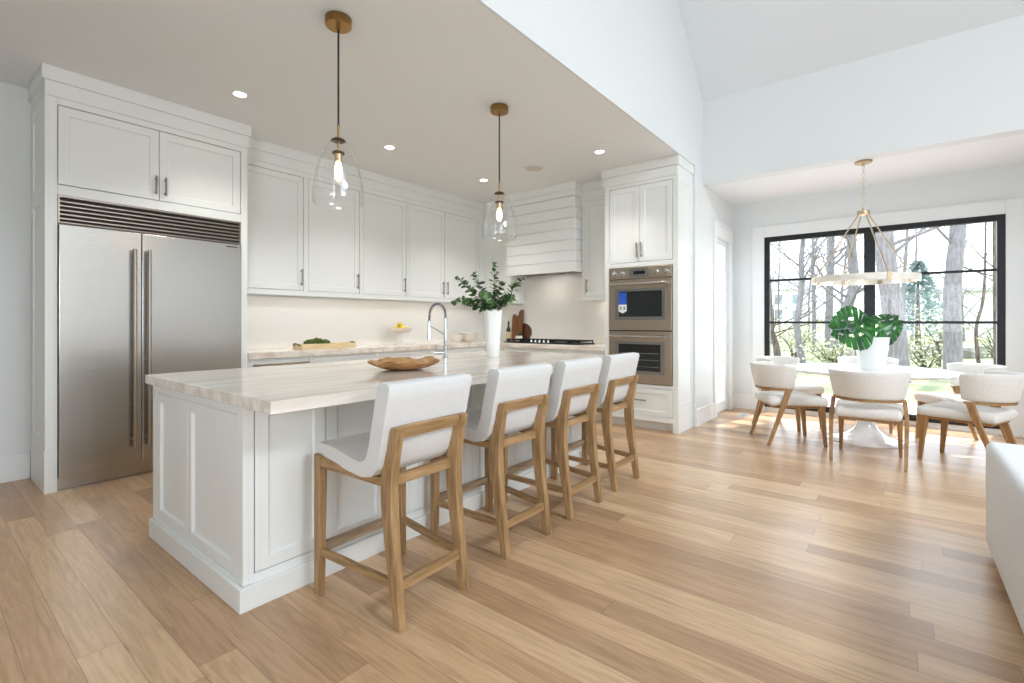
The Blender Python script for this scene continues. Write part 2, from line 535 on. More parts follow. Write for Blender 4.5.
# rear and side walls behind the camera, with window openings
w = B(); w.box(XL - 0.12, XL, YR, -1.4, 0, EAVE + 0.1); w.box(XL - 0.12, XL, 1.0, YW1 + 0.12, 0, EAVE + 0.1); w.box(XL - 0.12, XL, -1.4, 1.0, 2.25, EAVE + 0.1); w.box(XL - 0.12, XL, -1.4, 1.0, 0, 0.9)
struct(w.build('wall_rear', 'wall_white', smooth=0))
w = B(); w.box(XL - 0.12, -0.4, YR - 0.12, YR, 0, EAVE); w.box(1.0, 1.65, YR - 0.12, YR, 0, EAVE); w.box(5.85, XH + 0.15, YR - 0.12, YR, 0, EAVE); w.box(1.65, 5.85, YR - 0.12, YR, 3.0, EAVE); w.box(1.65, 5.85, YR - 0.12, YR, 0, 0.7); w.box(-0.4, 1.0, YR - 0.12, YR, 3.2, EAVE); w.box(-0.4, 1.0, YR - 0.12, YR, 0, 0.4)
xa = lambda z: XL - 0.12 + (RIDGE_X - XL + 0.12) * (z - EAVE) / (RIDGE_Z - EAVE)
xb = lambda z: XH + 0.15 - (XH + 0.15 - RIDGE_X) * (z - EAVE) / (RIDGE_Z - EAVE)
for poly in ([(xa(EAVE), EAVE), (xb(EAVE), EAVE), (xb(4.4), 4.4), (xa(4.4), 4.4)], [(xa(4.4), 4.4), (0.7, 4.4), (0.7, 5.8), (xa(5.8), 5.8)],
             [(3.1, 4.4), (xb(4.4), 4.4), (xb(5.8), 5.8), (3.1, 5.8)], [(xa(5.8), 5.8), (xb(5.8), 5.8), (RIDGE_X, RIDGE_Z)]):
    w.prism(poly, (0, YR, 0), X, Z, -Y, 0.12)
struct(w.build('wall_side', 'wall_white', smooth=0))
# baseboards
BB = 0.2


def base_run(name, *boxes):
    b = B()
    for q in boxes:
        b.box(*q, 0, BB)
        x0, x1, y0, y1 = q
    return struct(b.build(name, 'trim_white', bevel=0.004))


base_run('baseboard_back', (XL, 0.612, YW1 - 0.018, YW1))
base_run('baseboard_nook', (5.672, DX0 - 0.12, YN - 0.018, YN), (DX1 + 0.1, XB, YN - 0.018, YN), (XB - 0.018, XB, WY1 + 0.15, YN - 0.018), (XB - 0.018, XB, -1.9, WY0 - 0.15))
struct(B().box(XH - 0.018, XH, YR, -1.9, 0, BB).build('baseboard_side', 'trim_white', bevel=0.004))

# the big black window of the nook
win = bpy.data.objects.new('window_1', None); COL.objects.link(win); win.location = (XB, (WY0 + WY1) / 2, WZ0); ORG['window_1'] = tuple(win.location)
win['kind'] = 'structure'; win['label'] = 'tall black-framed window behind the dining table'
fx0, fx1 = XB - 0.01, XB + 0.07
fw = 0.065
b = B()
b.box(fx0, fx1, WY0, WY0 + fw, WZ0, WZ1); b.box(fx0, fx1, WY1 - fw, WY1, WZ0, WZ1)
b.box(fx0, fx1, WY0 + fw, WY1 - fw, WZ1 - fw, WZ1); b.box(fx0, fx1, WY0 + fw, WY1 - fw, WZ0, WZ0 + 0.07)
b.build('window_frame', 'black_metal', win, bevel=0.003)
ymid = 0.279
B().box(fx0 - 0.005, fx1, ymid - 0.056, ymid + 0.056, WZ0 + 0.07, WZ1 - fw).build('mullion', 'black_metal', win, bevel=0.003)
for ya, yb in ((WY0 + fw, ymid - 0.056), (ymid + 0.056, WY1 - fw)):
    for zz in (0.636, 1.201, 1.766):
        B().box(fx0 + 0.015, fx1 - 0.01, ya, yb, zz - 0.014, zz + 0.014).build('glazing_bar', 'black_metal', win)
    B().box(XB + 0.03, XB + 0.036, ya, yb, WZ0 + 0.07, WZ1 - fw).build('glass', 'window_glass', win, smooth=0)
cs = B(); cw = 0.15
cs.box(XB - 0.02, XB, WY1, WY1 + cw, 0, WZ1 + cw); cs.box(XB - 0.02, XB, WY0 - cw, WY0, 0, WZ1 + cw); cs.box(XB - 0.02, XB, WY0, WY1, WZ1, WZ1 + cw)
struct(cs.build('trim_1', 'trim_white', bevel=0.004))

# glazed door in the nook's left wall
dr = bpy.data.objects.new('door_1', None); COL.objects.link(dr); dr.location = ((DX0 + DX1) / 2, YN, 0); ORG['door_1'] = tuple(dr.location)
dr['kind'] = 'structure'; dr['label'] = 'white glazed door left of the dining table'
b = B(); st = 0.085; y0, y1 = YN + 0.03, YN + 0.075
b.box(DX0, DX0 + st, y0, y1, 0.01, DZ); b.box(DX1 - st, DX1, y0, y1, 0.01, DZ); b.box(DX0 + st, DX1 - st, y0, y1, DZ - 0.07, DZ); b.box(DX0 + st, DX1 - st, y0, y1, 0.01, 0.14)
b.build('door_frame', 'trim_white', dr, bevel=0.003)
for zz in (0.66, 1.207, 1.74):
    B().box(DX0 + st, DX1 - st, y0 + 0.005, y1 - 0.005, zz - 0.012, zz + 0.012).build('glazing_bar', 'trim_white', dr)
B().box(DX0 + st, DX1 - st, y0 + 0.02, y0 + 0.025, 0.14, DZ - 0.07).build('glass', 'window_glass', dr, smooth=0)
cs = B(); cw = 0.11
cs.box(DX0 - cw, DX0, YN - 0.02, YN, 0, DZ + 0.16); cs.box(DX1, DX1 + cw, YN - 0.02, YN, 0, DZ + 0.16); cs.box(DX0, DX1, YN - 0.02, YN, DZ, DZ + 0.16); cs.box(DX0 - cw - 0.012, DX1 + cw + 0.012, YN - 0.03, YN, DZ + 0.16, DZ + 0.20)
struct(cs.build('trim_2', 'trim_white', bevel=0.003))

# frames of the windows behind the camera
for i, (ax, a0, a1, z0, z1) in enumerate((('y', -1.4, 1.0, 0.9, 2.25), ('x', -0.4, 1.0, 0.4, 3.2), ('x', 1.65, 5.85, 0.7, 3.0), ('x', 0.7, 3.1, 4.4, 5.8))):
    b = B(); t_ = 0.06
    def fb(u0, u1, v0, v1):
        if ax == 'y': b.box(XL - 0.09, XL - 0.03, u0, u1, v0, v1)
        else: b.box(u0, u1, YR - 0.09, YR - 0.03, v0, v1)
    fb(a0, a0 + t_, z0, z1); fb(a1 - t_, a1, z0, z1); fb(a0 + t_, a1 - t_, z0, z0 + t_); fb(a0 + t_, a1 - t_, z1 - t_, z1)
    for k in (1, 2):
        c = a0 + (a1 - a0) * k / 3; fb(c - 0.035, c + 0.035, z0 + t_, z1 - t_)
    struct(b.build('window_%d' % (i + 2), 'black_metal'), 'black window frame of the great room')

struct(B().box(1.66, 5.84, YR - 0.028, YR - 0.020, 0.70, 3.0).build('window_blind', 'fabric_sofa', smooth=0), 'white roller blind of the long window')  # opaque panel added to keep sky light out of the long opening

# small wall fittings
o = B().rbox(6.03, 6.11, YN - 0.006, YN, 1.06, 1.18, 0.004); o.rbox(6.055, 6.085, YN - 0.010, YN - 0.004, 1.09, 1.15, 0.002)
tag(o.build('light_switch', 'plastic_white'), 'small white light switch on the wall left of the glazed door', 'switch')
o = B().rbox(6.15, 6.225, YN - 0.024, YN - 0.018, 0.045, 0.155, 0.003)
for zz in (0.075, 0.125):
    o.rbox(6.172, 6.203, YN - 0.0265, YN - 0.022, zz - 0.014, zz + 0.014, 0.003)
tag(o.build('wall_outlet', 'plastic_white'), 'white power outlet set in the baseboard beside the glazed door', 'outlet')
o = B(); o.box(6.62, 6.92, 1.52, 1.535, 0, 0.004); o.box(6.62, 6.92, 1.615, 1.63, 0, 0.004); o.box(6.62, 6.635, 1.535, 1.615, 0, 0.004); o.box(6.905, 6.92, 1.535, 1.615, 0, 0.004)
for k in range(13):
    o.box(6.645 + k * 0.02, 6.653 + k * 0.02, 1.535, 1.615, 0, 0.003)
tag(o.build('floor_register', 'vent_metal'), 'slotted floor vent in the oak boards near the glazed door', 'vent')

# ================================================================== KITCHEN JOINERY
def crown(b, runs, n, z0=2.795, step=0.016):
    """stepped crown: runs of (x0,x1,y0,y1) footprints grown outwards along n (list of unit axes with sign)"""
    for (x0, x1, y0, y1) in runs:
        for za, zb, g in ((z0, 2.90, 0.010), (2.90, 2.999, 0.010 + step)):
            a0, a1, c0, c1 = x0, x1, y0, y1
            for ax in n:
                if ax == '-x': a0 -= g
                if ax == '+x': a1 += g
                if ax == '-y': c0 -= g
                if ax == '+y': c1 += g
            b.box(a0, a1, c0, c1, za, zb)


YF = 4.662   # front of the refrigerator surround
YD = YF + 0.004
t = thing('refrigerator_cabinet', 'tall white cabinet surrounding the steel refrigerator, with two doors above it', 'cabinet', (1.29, 4.95, 0))
b = B()
b.box(0.635, 0.682, YF, YW1 - 0.002, 0, 2.795); b.box(1.909, 1.965, YF, YW1 - 0.002, 0, 2.795)
b.box(0.682, 1.909, YF, YF + 0.02, 2.748, 2.795); b.box(0.682, 1.909, YF, YF + 0.02, 2.108, 2.179)
b.box(0.682, 1.909, YF + 0.10, YW1 - 0.002, 2.115, 2.795)
b.build('carcass', 'cabinet_white', t, bevel=0.0015)
b = B()
for z0, z1 in ((0.12, 0.26), (0.30, 2.10), (2.12, 2.76)):
    pass
b.shaker((0.635, YW1 - 0.03, 0.30), -Y, -X, YW1 - 0.03 - YF, 1.83, 0.018, 0.07)
b.shaker((0.635, YW1 - 0.03, 2.13), -Y, -X, YW1 - 0.03 - YF, 0.665, 0.018, 0.07)
b.box(0.613, 0.635, YF, YW1 - 0.03, 0, 0.30)
b.build('side_panel', 'cabinet_white', t)
for x0, x1, hx in ((0.687, 1.287, 1.262), (1.291, 1.904, 1.328)):
    d = B().shaker((x0, YD + 0.02, 2.185), X, -Y, x1 - x0, 0.558, 0.02, 0.06, 0.007).build('door', 'cabinet_white', t)
    bar_pull(B(), (hx, YD, 2.225), (hx, YD, 2.372), -Y, 0.0075, 0.03).build('handle', 'nickel', d)
b = B(); crown(b, [(0.625, 1.965, YF, YW1 - 0.002)], ['-x', '+x', '-y']); b.build('crown', 'cabinet_white', t, bevel=0.002)

# refrigerator
t = thing('refrigerator', 'wide stainless steel built-in refrigerator with two doors and long bar handles', 'refrigerator', (1.29, 4.95, 0))
B().box(0.686, 1.905, YF + 0.035, YW1 - 0.01, 0.09, 2.10).build('body', 'stainless_dark', t)
for x0, x1, hx in ((0.687, 1.165, 1.112), (1.170, 1.904, 1.204)):
    d = B().rbox(x0, x1, YF - 0.022, YF + 0.033, 0.098, 1.898, 0.004, 2).build('door', 'stainless', t, smooth=0)
    h = B()
    h.tube([(hx, YF - 0.075, 0.235), (hx, YF - 0.075, 1.765)], 0.013, 14)
    for zz in (0.30, 1.70):
        h.tube([(hx, YF - 0.024, zz), (hx, YF - 0.075, zz)], 0.009, 10)
    h.build('handle', 'nickel', d)
g = B(); g.box(0.684, 1.907, YF - 0.002, YF + 0.03, 1.912, 1.918); g.box(0.684, 1.907, YF - 0.002, YF + 0.03, 2.094, 2.106)
g.box(0.684, 0.694, YF - 0.002, YF + 0.03, 1.918, 2.094); g.box(1.897, 1.907, YF - 0.002, YF + 0.03, 1.918, 2.094)
for k in range(5):
    z0 = 1.937 + k * 0.0305
    g.prism([(0, 0), (0.020, 0.012), (0.020, 0.015), (0, 0.009)], (0.694, YF, z0), Y, Z, X, 1.203)
g.build('grille', 'nickel', t)
B().box(0.694, 1.897, YF + 0.026, YF + 0.03, 1.918, 2.094).build('grille_backing', 'dark_gap', t)
B().box(0.687, 1.904, YF + 0.03, YF + 0.05, 0.0, 0.088).build('kick_plate', 'stainless', t)
b = B().rbox(1.78, 1.87, YF - 0.0245, YF - 0.021, 1.868, 1.877, 0.001, 1)
sname(b.build('badge', 'dark_gap', t), 'small dark maker badge at the top corner of the door')

# wall cabinets over the long counter
YU = 4.945
units = [('white wall cabinet next to the refrigerator, single door', [(2.02, 2.651, 2.624)], 1.966, 2.678),
         ('white wall cabinet behind the larger-looking near pendant, second from the refrigerator', [(2.706, 3.338, 3.307)], 2.678, 3.362),
         ('white wall cabinet third from the refrigerator, single door above the cake stand', [(3.386, 4.026, 3.992)], 3.362, 4.05),
         ('white double-door wall cabinet in the corner, right end of the long row', [(4.075, 4.700, 4.665), (4.704, 5.40, 4.745)], 4.05, 5.818)]
for lab, doors, x0, x1 in units:
    t = thing('upper_cabinet', lab, 'cabinet', ((x0 + x1) / 2, 5.1, 1.482), 'wall cabinets over the long counter')
    b = B()
    b.box(x0, x1, YU + 0.10, YW1 - 0.002, 1.52, 2.795)
    b.box(x0, x1, YU, YU + 0.022, 1.482, 1.534); b.box(x0, x1, YU, YU + 0.022, 2.742, 2.795)
    xs = [x0] + [q for d in doors for q in d[:2]] + [x1]
    for i in range(0, len(xs), 2):
        a0, a1 = xs[i], xs[i + 1]
        if i and a1 - a0 < 0.01: continue
        a0 += 0.003 if i else 0; a1 -= 0.003 if i < len(xs) - 2 else 0
        b.box(a0, a1, YU, YU + 0.022, 1.534, 2.742)
    b.build('carcass', 'cabinet_white', t, bevel=0.001)
    for (d0, d1, hx) in doors:
        d = B().shaker((d0 + 0.002, YU + 0.022, 1.539), X, -Y, d1 - d0 - 0.004, 1.198, 0.02, 0.058, 0.007).build('door', 'cabinet_white', t)
        bar_pull(B(), (hx, YU + 0.002, 1.588), (hx, YU + 0.002, 1.765), -Y, 0.0075, 0.03).build('handle', 'nickel', d)

XU = 5.51
# corner piece between the long row and the hood
t = thing('corner_cabinet', 'plain white corner wall cabinet just left of the range hood', 'cabinet', (5.66, 4.65, 1.482))
b = B(); b.box(XU, XW2 - 0.002, 4.365, YU - 0.001, 1.482, 2.795); b.build('carcass', 'cabinet_white', t, bevel=0.002)
B().shaker((XU, YU - 0.05, 1.538), -Y, -X, 0.50, 1.2, 0.008, 0.06, 0.006).build('panel', 'cabinet_white', t)
# single cabinet right of the hood
t = thing('upper_cabinet', 'narrow white wall cabinet between the range hood and the oven cabinet', 'cabinet', (5.66, 2.98, 1.482))
b = B(); b.box(XU + 0.10, XW2 - 0.002, 2.742, 3.226, 1.52, 2.795); b.box(XU, XU + 0.022, 2.742, 3.226, 1.482, 1.534); b.box(XU, XU + 0.022, 2.742, 3.226, 2.755, 2.795)
b.box(XU, XU + 0.022, 2.742, 2.788, 1.534, 2.755); b.box(XU, XU + 0.022, 3.186, 3.226, 1.534, 2.755)
b.build('carcass', 'cabinet_white', t, bevel=0.001)
d = B().shaker((XU + 0.022, 3.183, 1.538), -Y, -X, 0.392, 1.213, 0.02, 0.06, 0.01).build('door', 'cabinet_white', t)
bar_pull(B(), (XU + 0.002, 3.150, 1.588), (XU + 0.002, 3.150, 1.757), -X, 0.0075, 0.03).build('handle', 'nickel', d)

# range hood clad in boards
HX, HY0, HY1 = 5.345, 3.232, 4.360
t = thing('range_hood', 'white boarded range hood above the cooktop', 'range hood', (5.58, 3.8, 1.86))
b = B()
zs = [1.858, 1.992, 2.130, 2.269, 2.408, 2.547, 2.686, 2.826, 2.90]
gp = 0.011
prof = [(0.012, zs[0])]
prof = []
prev = zs[0]
prof.append((0.0, prev))
for zq in zs[1:-1]:
    prof += [(0.0, zq - gp / 2), (0.016, zq - gp / 2), (0.016, zq + gp / 2), (0.0, zq + gp / 2)]
prof.append((0.0, zs[-1]))
rings = [[(HX + g, HY0 + g, z), (XW2, HY0 + g, z), (XW2, HY1 - g, z), (HX + g, HY1 - g, z)] for g, z in prof]
# hollow underside: outer boards as a shell with a thick rim
b.loft(rings, cap=False)
b.loft([[(HX, HY0, 1.858), (XW2, HY0, 1.858), (XW2, HY1, 1.858), (HX, HY1, 1.858)],
        [(HX + 0.035, HY0 + 0.035, 1.858), (XW2 - 0.002, HY0 + 0.035, 1.858), (XW2 - 0.002, HY1 - 0.035, 1.858), (HX + 0.035, HY1 - 0.035, 1.858)],
        [(HX + 0.035, HY0 + 0.035, 1.95), (XW2 - 0.002, HY0 + 0.035, 1.95), (XW2 - 0.002, HY1 - 0.035, 1.95), (HX + 0.035, HY1 - 0.035, 1.95)]], cap=False)
b.build('body', 'cabinet_white', t, smooth=0)
b = B(); b.box(HX + 0.036, XW2 - 0.004, HY0 + 0.036, HY1 - 0.036, 1.885, 1.93)
for k in range(3):
    yy = HY0 + 0.12 + k * 0.31; b.box(HX + 0.08, XW2 - 0.05, yy, yy + 0.26, 1.877, 1.886)
b.build('filter_insert', 'stainless_dark', t)
# one continuous crown over the wall cabinets and hood
b = B(); crown(b, [(1.994, 5.82, YU, YW1)], ['-y']); crown(b, [(XU, 5.82, 4.361, YU - 0.03)], ['-x']); crown(b, [(XU, 5.82, 2.783, 3.231)], ['-x'])
for za, zb, g in ((2.826, 2.90, 0.012), (2.90, 2.999, 0.028)):
    b.box(HX - g, 5.82, HY0 - g, HY1 + g, za, zb)
struct(b.build('trim_3', 'cabinet_white', bevel=0.002), 'stepped crown moulding over the wall cabinets and hood')

# oven cabinet
XO, OY0, OY1 = 5.192, 1.868, 2.730
t = thing('oven_cabinet', 'tall white cabinet holding the double wall oven, at the end of the kitchen', 'cabinet', (5.5, 2.3, 0))
b = B()
b.box(XO, XW2 - 0.002, OY0, OY0 + 0.046, 0, 2.795); b.box(XO, XW2 - 0.002, OY1 - 0.055, OY1, 0, 2.795)
b.box(XO, XO + 0.02, OY0 + 0.046, OY1 - 0.055, 2.758, 2.795); b.box(XO, XO + 0.02, OY0 + 0.046, OY1 - 0.055, 1.834, 1.884)
b.box(XO, XO + 0.02, OY0 + 0.046, OY1 - 0.055, 0.466, 0.508); b.box(XO, XO + 0.02, OY0 + 0.046, OY1 - 0.055, 0.10, 0.155)
b.box(XO + 0.10, XW2 - 0.002, OY0 + 0.046, OY1 - 0.055, 1.84, 2.795); b.box(XO + 0.024, XW2 - 0.002, OY0 + 0.046, OY1 - 0.055, 0.10, 0.506)
b.box(XO + 0.075, XO + 0.095, OY0 + 0.046, OY1 - 0.055, 0, 0.10)
b.build('carcass', 'cabinet_white', t, bevel=0.0015)
b = B(); b.shaker((XO, OY0, 0.25), X, -Y, 0.476, 1.77, 0.014, 0.06, 0.008); b.shaker((XO, OY0, 2.02), X, -Y, 0.476, 0.775, 0.014, 0.06, 0.008); b.box(XO, 5.668, OY0 - 0.016, OY0, 0, 0.25)
b.build('side_panel', 'cabinet_white', t)
for y1, y0, hy in ((2.670, 2.2995, 2.322), (2.2955, 1.919, 2.270)):
    d = B().shaker((XO + 0.022, y1, 1.889), -Y, -X, y1 - y0, 0.864, 0.02, 0.06, 0.010).build('door', 'cabinet_white', t)
    bar_pull(B(), (XO + 0.002, hy, 1.935), (XO + 0.002, hy, 2.105), -X, 0.0075, 0.03).build('handle', 'nickel', d)
d = B().shaker((XO + 0.022, 2.672, 0.159), -Y, -X, 0.755, 0.303, 0.02, 0.055, 0.010).build('drawer', 'cabinet_white', t)
bar_pull(B(), (XO + 0.002, 2.38, 0.33), (XO + 0.002, 2.21, 0.33), -X, 0.0075, 0.03).build('handle', 'nickel', d)
b = B(); crown(b, [(XO, 5.668, OY0 - 0.0, OY1 + 0.01)], ['-x', '+y', '-y']); b.build('crown', 'cabinet_white', t, bevel=0.002)

# double oven
OA, OB = 1.918, 2.671
xf = XO - 0.012
t = thing('wall_oven', 'stainless double wall oven built into the tall white cabinet', 'oven', (5.5, 2.3, 0.51))
B().box(XO + 0.002, XW2 - 0.02, OA, OB, 0.512, 1.830).build('body', 'stainless_dark', t)
cp = B().rbox(xf, XO + 0.002, OA + 0.002, OB - 0.002, 1.700, 1.829, 0.004, 2).build('control_panel', 'oven_steel', t, smooth=0)
B().box(xf - 0.003, xf + 0.002, 2.180, 2.410, 1.712, 1.815).build('display_frame', 'steel_rim', cp, bevel=0.001)
B().box(xf - 0.005, xf, 2.225, 2.360, 1.745, 1.782).build('display', 'display', cp)
for yy in (2.595, 2.495, 2.085, 1.975):
    k = B()
    k.loft([[(xf + dx, yy + r * cos(2 * pi * i / 20), 1.765 + r * sin(2 * pi * i / 20)) for i in range(20)] for dx, r in ((0.001, 0.031), (-0.008, 0.031), (-0.009, 0.024), (-0.034, 0.021), (-0.037, 0.018))])
    k.build('knob', 'chrome', cp)


def oven_door(z0, z1, hz, wy0, wy1, wz0, wz1, sticker):
    d = B().rbox(xf, XO + 0.002, OA + 0.002, OB - 0.002, z0, z1, 0.004, 2).build('oven_door', 'oven_steel', t, smooth=0)
    r = B(); x0 = xf - 0.003
    r.box(x0, xf + 0.001, wy0 - 0.045, wy1 + 0.045, wz0 - 0.035, wz0); r.box(x0, xf + 0.001, wy0 - 0.045, wy1 + 0.045, wz1, wz1 + 0.03)
    r.box(x0, xf + 0.001, wy0 - 0.045, wy0, wz0, wz1); r.box(x0, xf + 0.001, wy1, wy1 + 0.045, wz0, wz1)
    r.build('window_rim', 'steel_rim', d, bevel=0.001)
    B().box(xf - 0.0015, xf + 0.001, wy0, wy1, wz0, wz1).build('window', 'oven_glass', d, smooth=0)
    h = B(); h.tube([(xf - 0.05, OA + 0.05, hz), (xf - 0.05, OB - 0.035, hz)], 0.015, 14)
    for yy in (OA + 0.07, OB - 0.055):
        h.tube([(xf, yy, hz), (xf - 0.05, yy, hz)], 0.012, 10)
    h.build('handle', 'chrome', d)
    return d


d = oven_door(1.112, 1.690, 1.640, 2.03, 2.545, 1.265, 1.555, True)
b = B(); b.box(xf - 0.0045, xf - 0.002, 2.445, 2.545, 1.405, 1.545); sname(b.build('energy_sticker', 'sticker_blue', d), 'blue sticker on the oven window')
b = B(); b.prism([(0, 0), (0.10, 0), (0.10, -0.075), (0.05, -0.10), (0, -0.075)], (xf - 0.0045, 2.545, 1.405), -Y, Z, X, 0.0025)
sname(b.build('sticker_tag', 'sticker_white', d), 'white lower end of the blue sticker')
for ya in (2.508, 2.463):
    B().box(xf - 0.005, xf - 0.0044, ya, ya + 0.02, 1.345, 1.385).build('sticker_mark', 'steel_rim', d)
d = oven_door(0.515, 1.098, 1.045, 2.045, 2.545, 0.655, 0.955, False)
b = B()
for k in range(3):
    z_ = 0.70 + k * 0.075
    b.box(xf - 0.002, xf - 0.0012, 2.06, 2.53, z_, z_ + 0.006)
b.build('rack', 'steel_rim', d)
B().box(xf + 0.003, XO + 0.001, OA + 0.002, OB - 0.002, 1.098, 1.112).build('divider', 'dark_gap', t)

# ------------------------------------------------------------------ base cabinets and worktop
CZ0, CZ1 = 0.862, 0.920
YC, XC = 4.632, 5.190          # worktop front edges
b = B()
b.prism([(1.966, YW1 - 0.013), (1.966, YC), (XC, YC), (XC, OY1 + 0.002), (XW2 - 0.013, OY1 + 0.002), (XW2 - 0.013, YW1 - 0.013)], (0, 0, CZ0), X, Y, Z, CZ1 - CZ0)
tag(b.build('worktop', 'quartzite_counter', bevel=0.003), 'beige stone worktop running along the wall and round the corner to the ovens', 'worktop')
b = B(); b.box(1.966, XW2 - 0.012, YW1 - 0.012, YW1, CZ1, 1.481); b.box(XW2 - 0.012, XW2, OY1 + 0.002, YW1 - 0.012, CZ1, 1.481)
b.box(XW2 - 0.012, XW2, HY0 + 0.002, HY1 - 0.0, 1.482, 1.858)
struct(b.build('trim_4', 'backsplash', smooth=0), 'plain pale stone backsplash')

YBF = 4.66
def base_unit(name, lab, cat, x0, x1, fronts, group):
    """base cabinet on the long wall; fronts = list of (kind, u0, u1, z0, z1, handle)"""
    t = thing(name, lab, cat, ((x0 + x1) / 2, 4.95, 0), group)
    b = B(); b.box(x0, x1, YBF + 0.022, YW1 - 0.005, 0.10, CZ0); b.box(x0, x1, YBF + 0.075, YBF + 0.09, 0, 0.10)
    b.box(x0, x1, YBF, YBF + 0.022, 0.845, CZ0); b.box(x0, x0 + 0.012, YBF, YBF + 0.022, 0.10, 0.845); b.box(x1 - 0.012, x1, YBF, YBF + 0.022, 0.10, 0.845)
    b.build('carcass', 'cabinet_white', t)
    for kind, u0, u1, z0, z1, hd in fronts:
        d = B().shaker((u0, YBF + 0.021, z0), X, -Y, u1 - u0, z1 - z0, 0.02, 0.05 if z1 - z0 > 0.2 else 0.03, 0.008).build(kind, 'cabinet_white', t)
        if hd == 'long':
            h = bar_pull(B(), (u0 + 0.02, YBF, z1 - 0.035), (u1 - 0.02, YBF, z1 - 0.035), -Y, 0.009, 0.035, 0.03)
        elif hd == 'v':
            h = bar_pull(B(), (u1 - 0.04, YBF, z1 - 0.2), (u1 - 0.04, YBF, z1 - 0.05), -Y, 0.0075, 0.03)
        else:
            c = (u0 + u1) / 2; h = bar_pull(B(), (c - 0.08, YBF, (z0 + z1) / 2), (c + 0.08, YBF, (z0 + z1) / 2), -Y, 0.0075, 0.03)
        h.build('handle', 'nickel', d)


base_unit('dishwasher', 'panelled white dishwasher with a long steel bar handle beside the refrigerator', 'dishwasher', 1.967, 2.58, [('door', 1.982, 2.565, 0.105, 0.84, 'long')], None)
xs = [2.58, 3.38, 4.18, 5.213]
for i, lab in enumerate(('white base cabinet below the wooden tray', 'white base cabinet below the cake stand', 'white base cabinet below the two small bowls')):
    a, c = xs[i], xs[i + 1]; md = (a + c) / 2
    base_unit('base_cabinet', lab, 'cabinet', a, c, [('drawer', a + 0.015, c - 0.015, 0.68, 0.84, 'h'), ('door', a + 0.015, md - 0.002, 0.105, 0.672, 'v'), ('door', md + 0.002, c - 0.015, 0.105, 0.672, 'v')], 'base cabinets along the long wall')
XBF = 5.215
ys = [2.732, 3.02, 4.30, 4.66]
for i, lab in enumerate(('narrow white base cabinet beside the oven cabinet', 'wide white drawer cabinet below the cooktop', 'narrow white base cabinet in the corner left of the cooktop')):
    a, c = ys[i], ys[i + 1]
    t = thing('base_cabinet', lab, 'cabinet', (5.5, (a + c) / 2, 0), 'base cabinets below the cooktop run')
    b = B(); b.box(XBF + 0.022, XW2 - 0.005, a, c, 0.10, CZ0); b.box(XBF + 0.075, XBF + 0.09, a, c, 0, 0.10); b.box(XBF, XBF + 0.022, a, c, 0.835, CZ0)
    b.box(XBF, XBF + 0.022, a, a + 0.012, 0.10, 0.835); b.box(XBF, XBF + 0.022, c - 0.012, c, 0.10, 0.835)
    b.build('carcass', 'cabinet_white', t)
    for z0, z1 in ((0.655, 0.83), (0.385, 0.648), (0.105, 0.378)):
        d = B().shaker((XBF + 0.021, c - 0.015, z0), -Y, -X, c - a - 0.03, z1 - z0, 0.02, 0.045, 0.008).build('drawer', 'cabinet_white', t)
        m_ = (a + c) / 2
        bar_pull(B(), (XBF + 0.001, m_ + 0.07, (z0 + z1) / 2), (XBF + 0.001, m_ - 0.07, (z0 + z1) / 2), -X, 0.0075, 0.03).build('handle', 'nickel', d)

# cooktop
t = thing('cooktop', 'black gas cooktop set in the stone worktop below the range hood', 'cooktop', (5.45, 3.67, CZ1))
B().rbox(5.225, 5.66, 3.12, 4.32, CZ1, CZ1 + 0.014, 0.004, 2).build('base', 'cast_iron', t)
for k in range(3):
    y0 = 3.135 + k * 0.391
    g = B(); z0 = CZ1 + 0.032
    for xx in (5.30, 5.40, 5.50, 5.60, 5.64):
        g.box(xx - 0.006, xx + 0.006, y0, y0 + 0.386, z0, z0 + 0.018)
    for yy in (y0 + 0.006, y0 + 0.130, y0 + 0.255, y0 + 0.380):
        g.box(5.30, 5.64, yy - 0.006, yy + 0.006, z0, z0 + 0.012)
    for xx in (5.30, 5.64):
        for yy in (y0 + 0.01, y0 + 0.376):
            g.box(xx - 0.006, xx + 0.006, yy - 0.006, yy + 0.006, CZ1 + 0.012, z0)
    g.build('grate', 'cast_iron', t, bevel=0.001)
for yy in (3.33, 3.72, 4.11):
    for xx in (5.38, 5.55):
        B().lathe([(0.05, CZ1 + 0.010), (0.05, CZ1 + 0.018), (0.035, CZ1 + 0.02), (0.035, CZ1 + 0.03), (0.02, CZ1 + 0.032)], xx, yy, 20).build('burner', 'cast_iron', t)
for k in range(5):
    yy = 3.585 + k * 0.068
    B().lathe([(0.02, CZ1 + 0.011), (0.02, CZ1 + 0.022), (0.016, CZ1 + 0.024), (0.015, CZ1 + 0.046), (0.012, CZ1 + 0.048)], 5.256, yy, 16).build('knob', 'chrome', t)

# ================================================================== ISLAND
IX0, IX1, IY0, IY1, IZ0, IZ1 = 0.880, 3.80, 2.133, 3.295, 0.858, 0.908
b = B(); b.box(0.845, 3.853, 1.810, 3.303, IZ0, IZ1)
tag(b.build('island_worktop', 'quartzite', bevel=0.004), 'long beige stone slab on top of the white kitchen island', 'worktop')
t = thing('kitchen_island', 'white panelled kitchen island base under the stone slab', 'kitchen island', (2.34, 2.7, 0))
b = B()
b.box(IX0 + 0.08, IX1 - 0.022, IY0 + 0.08, IY1 - 0.022, 0, IZ0 - 0.001)
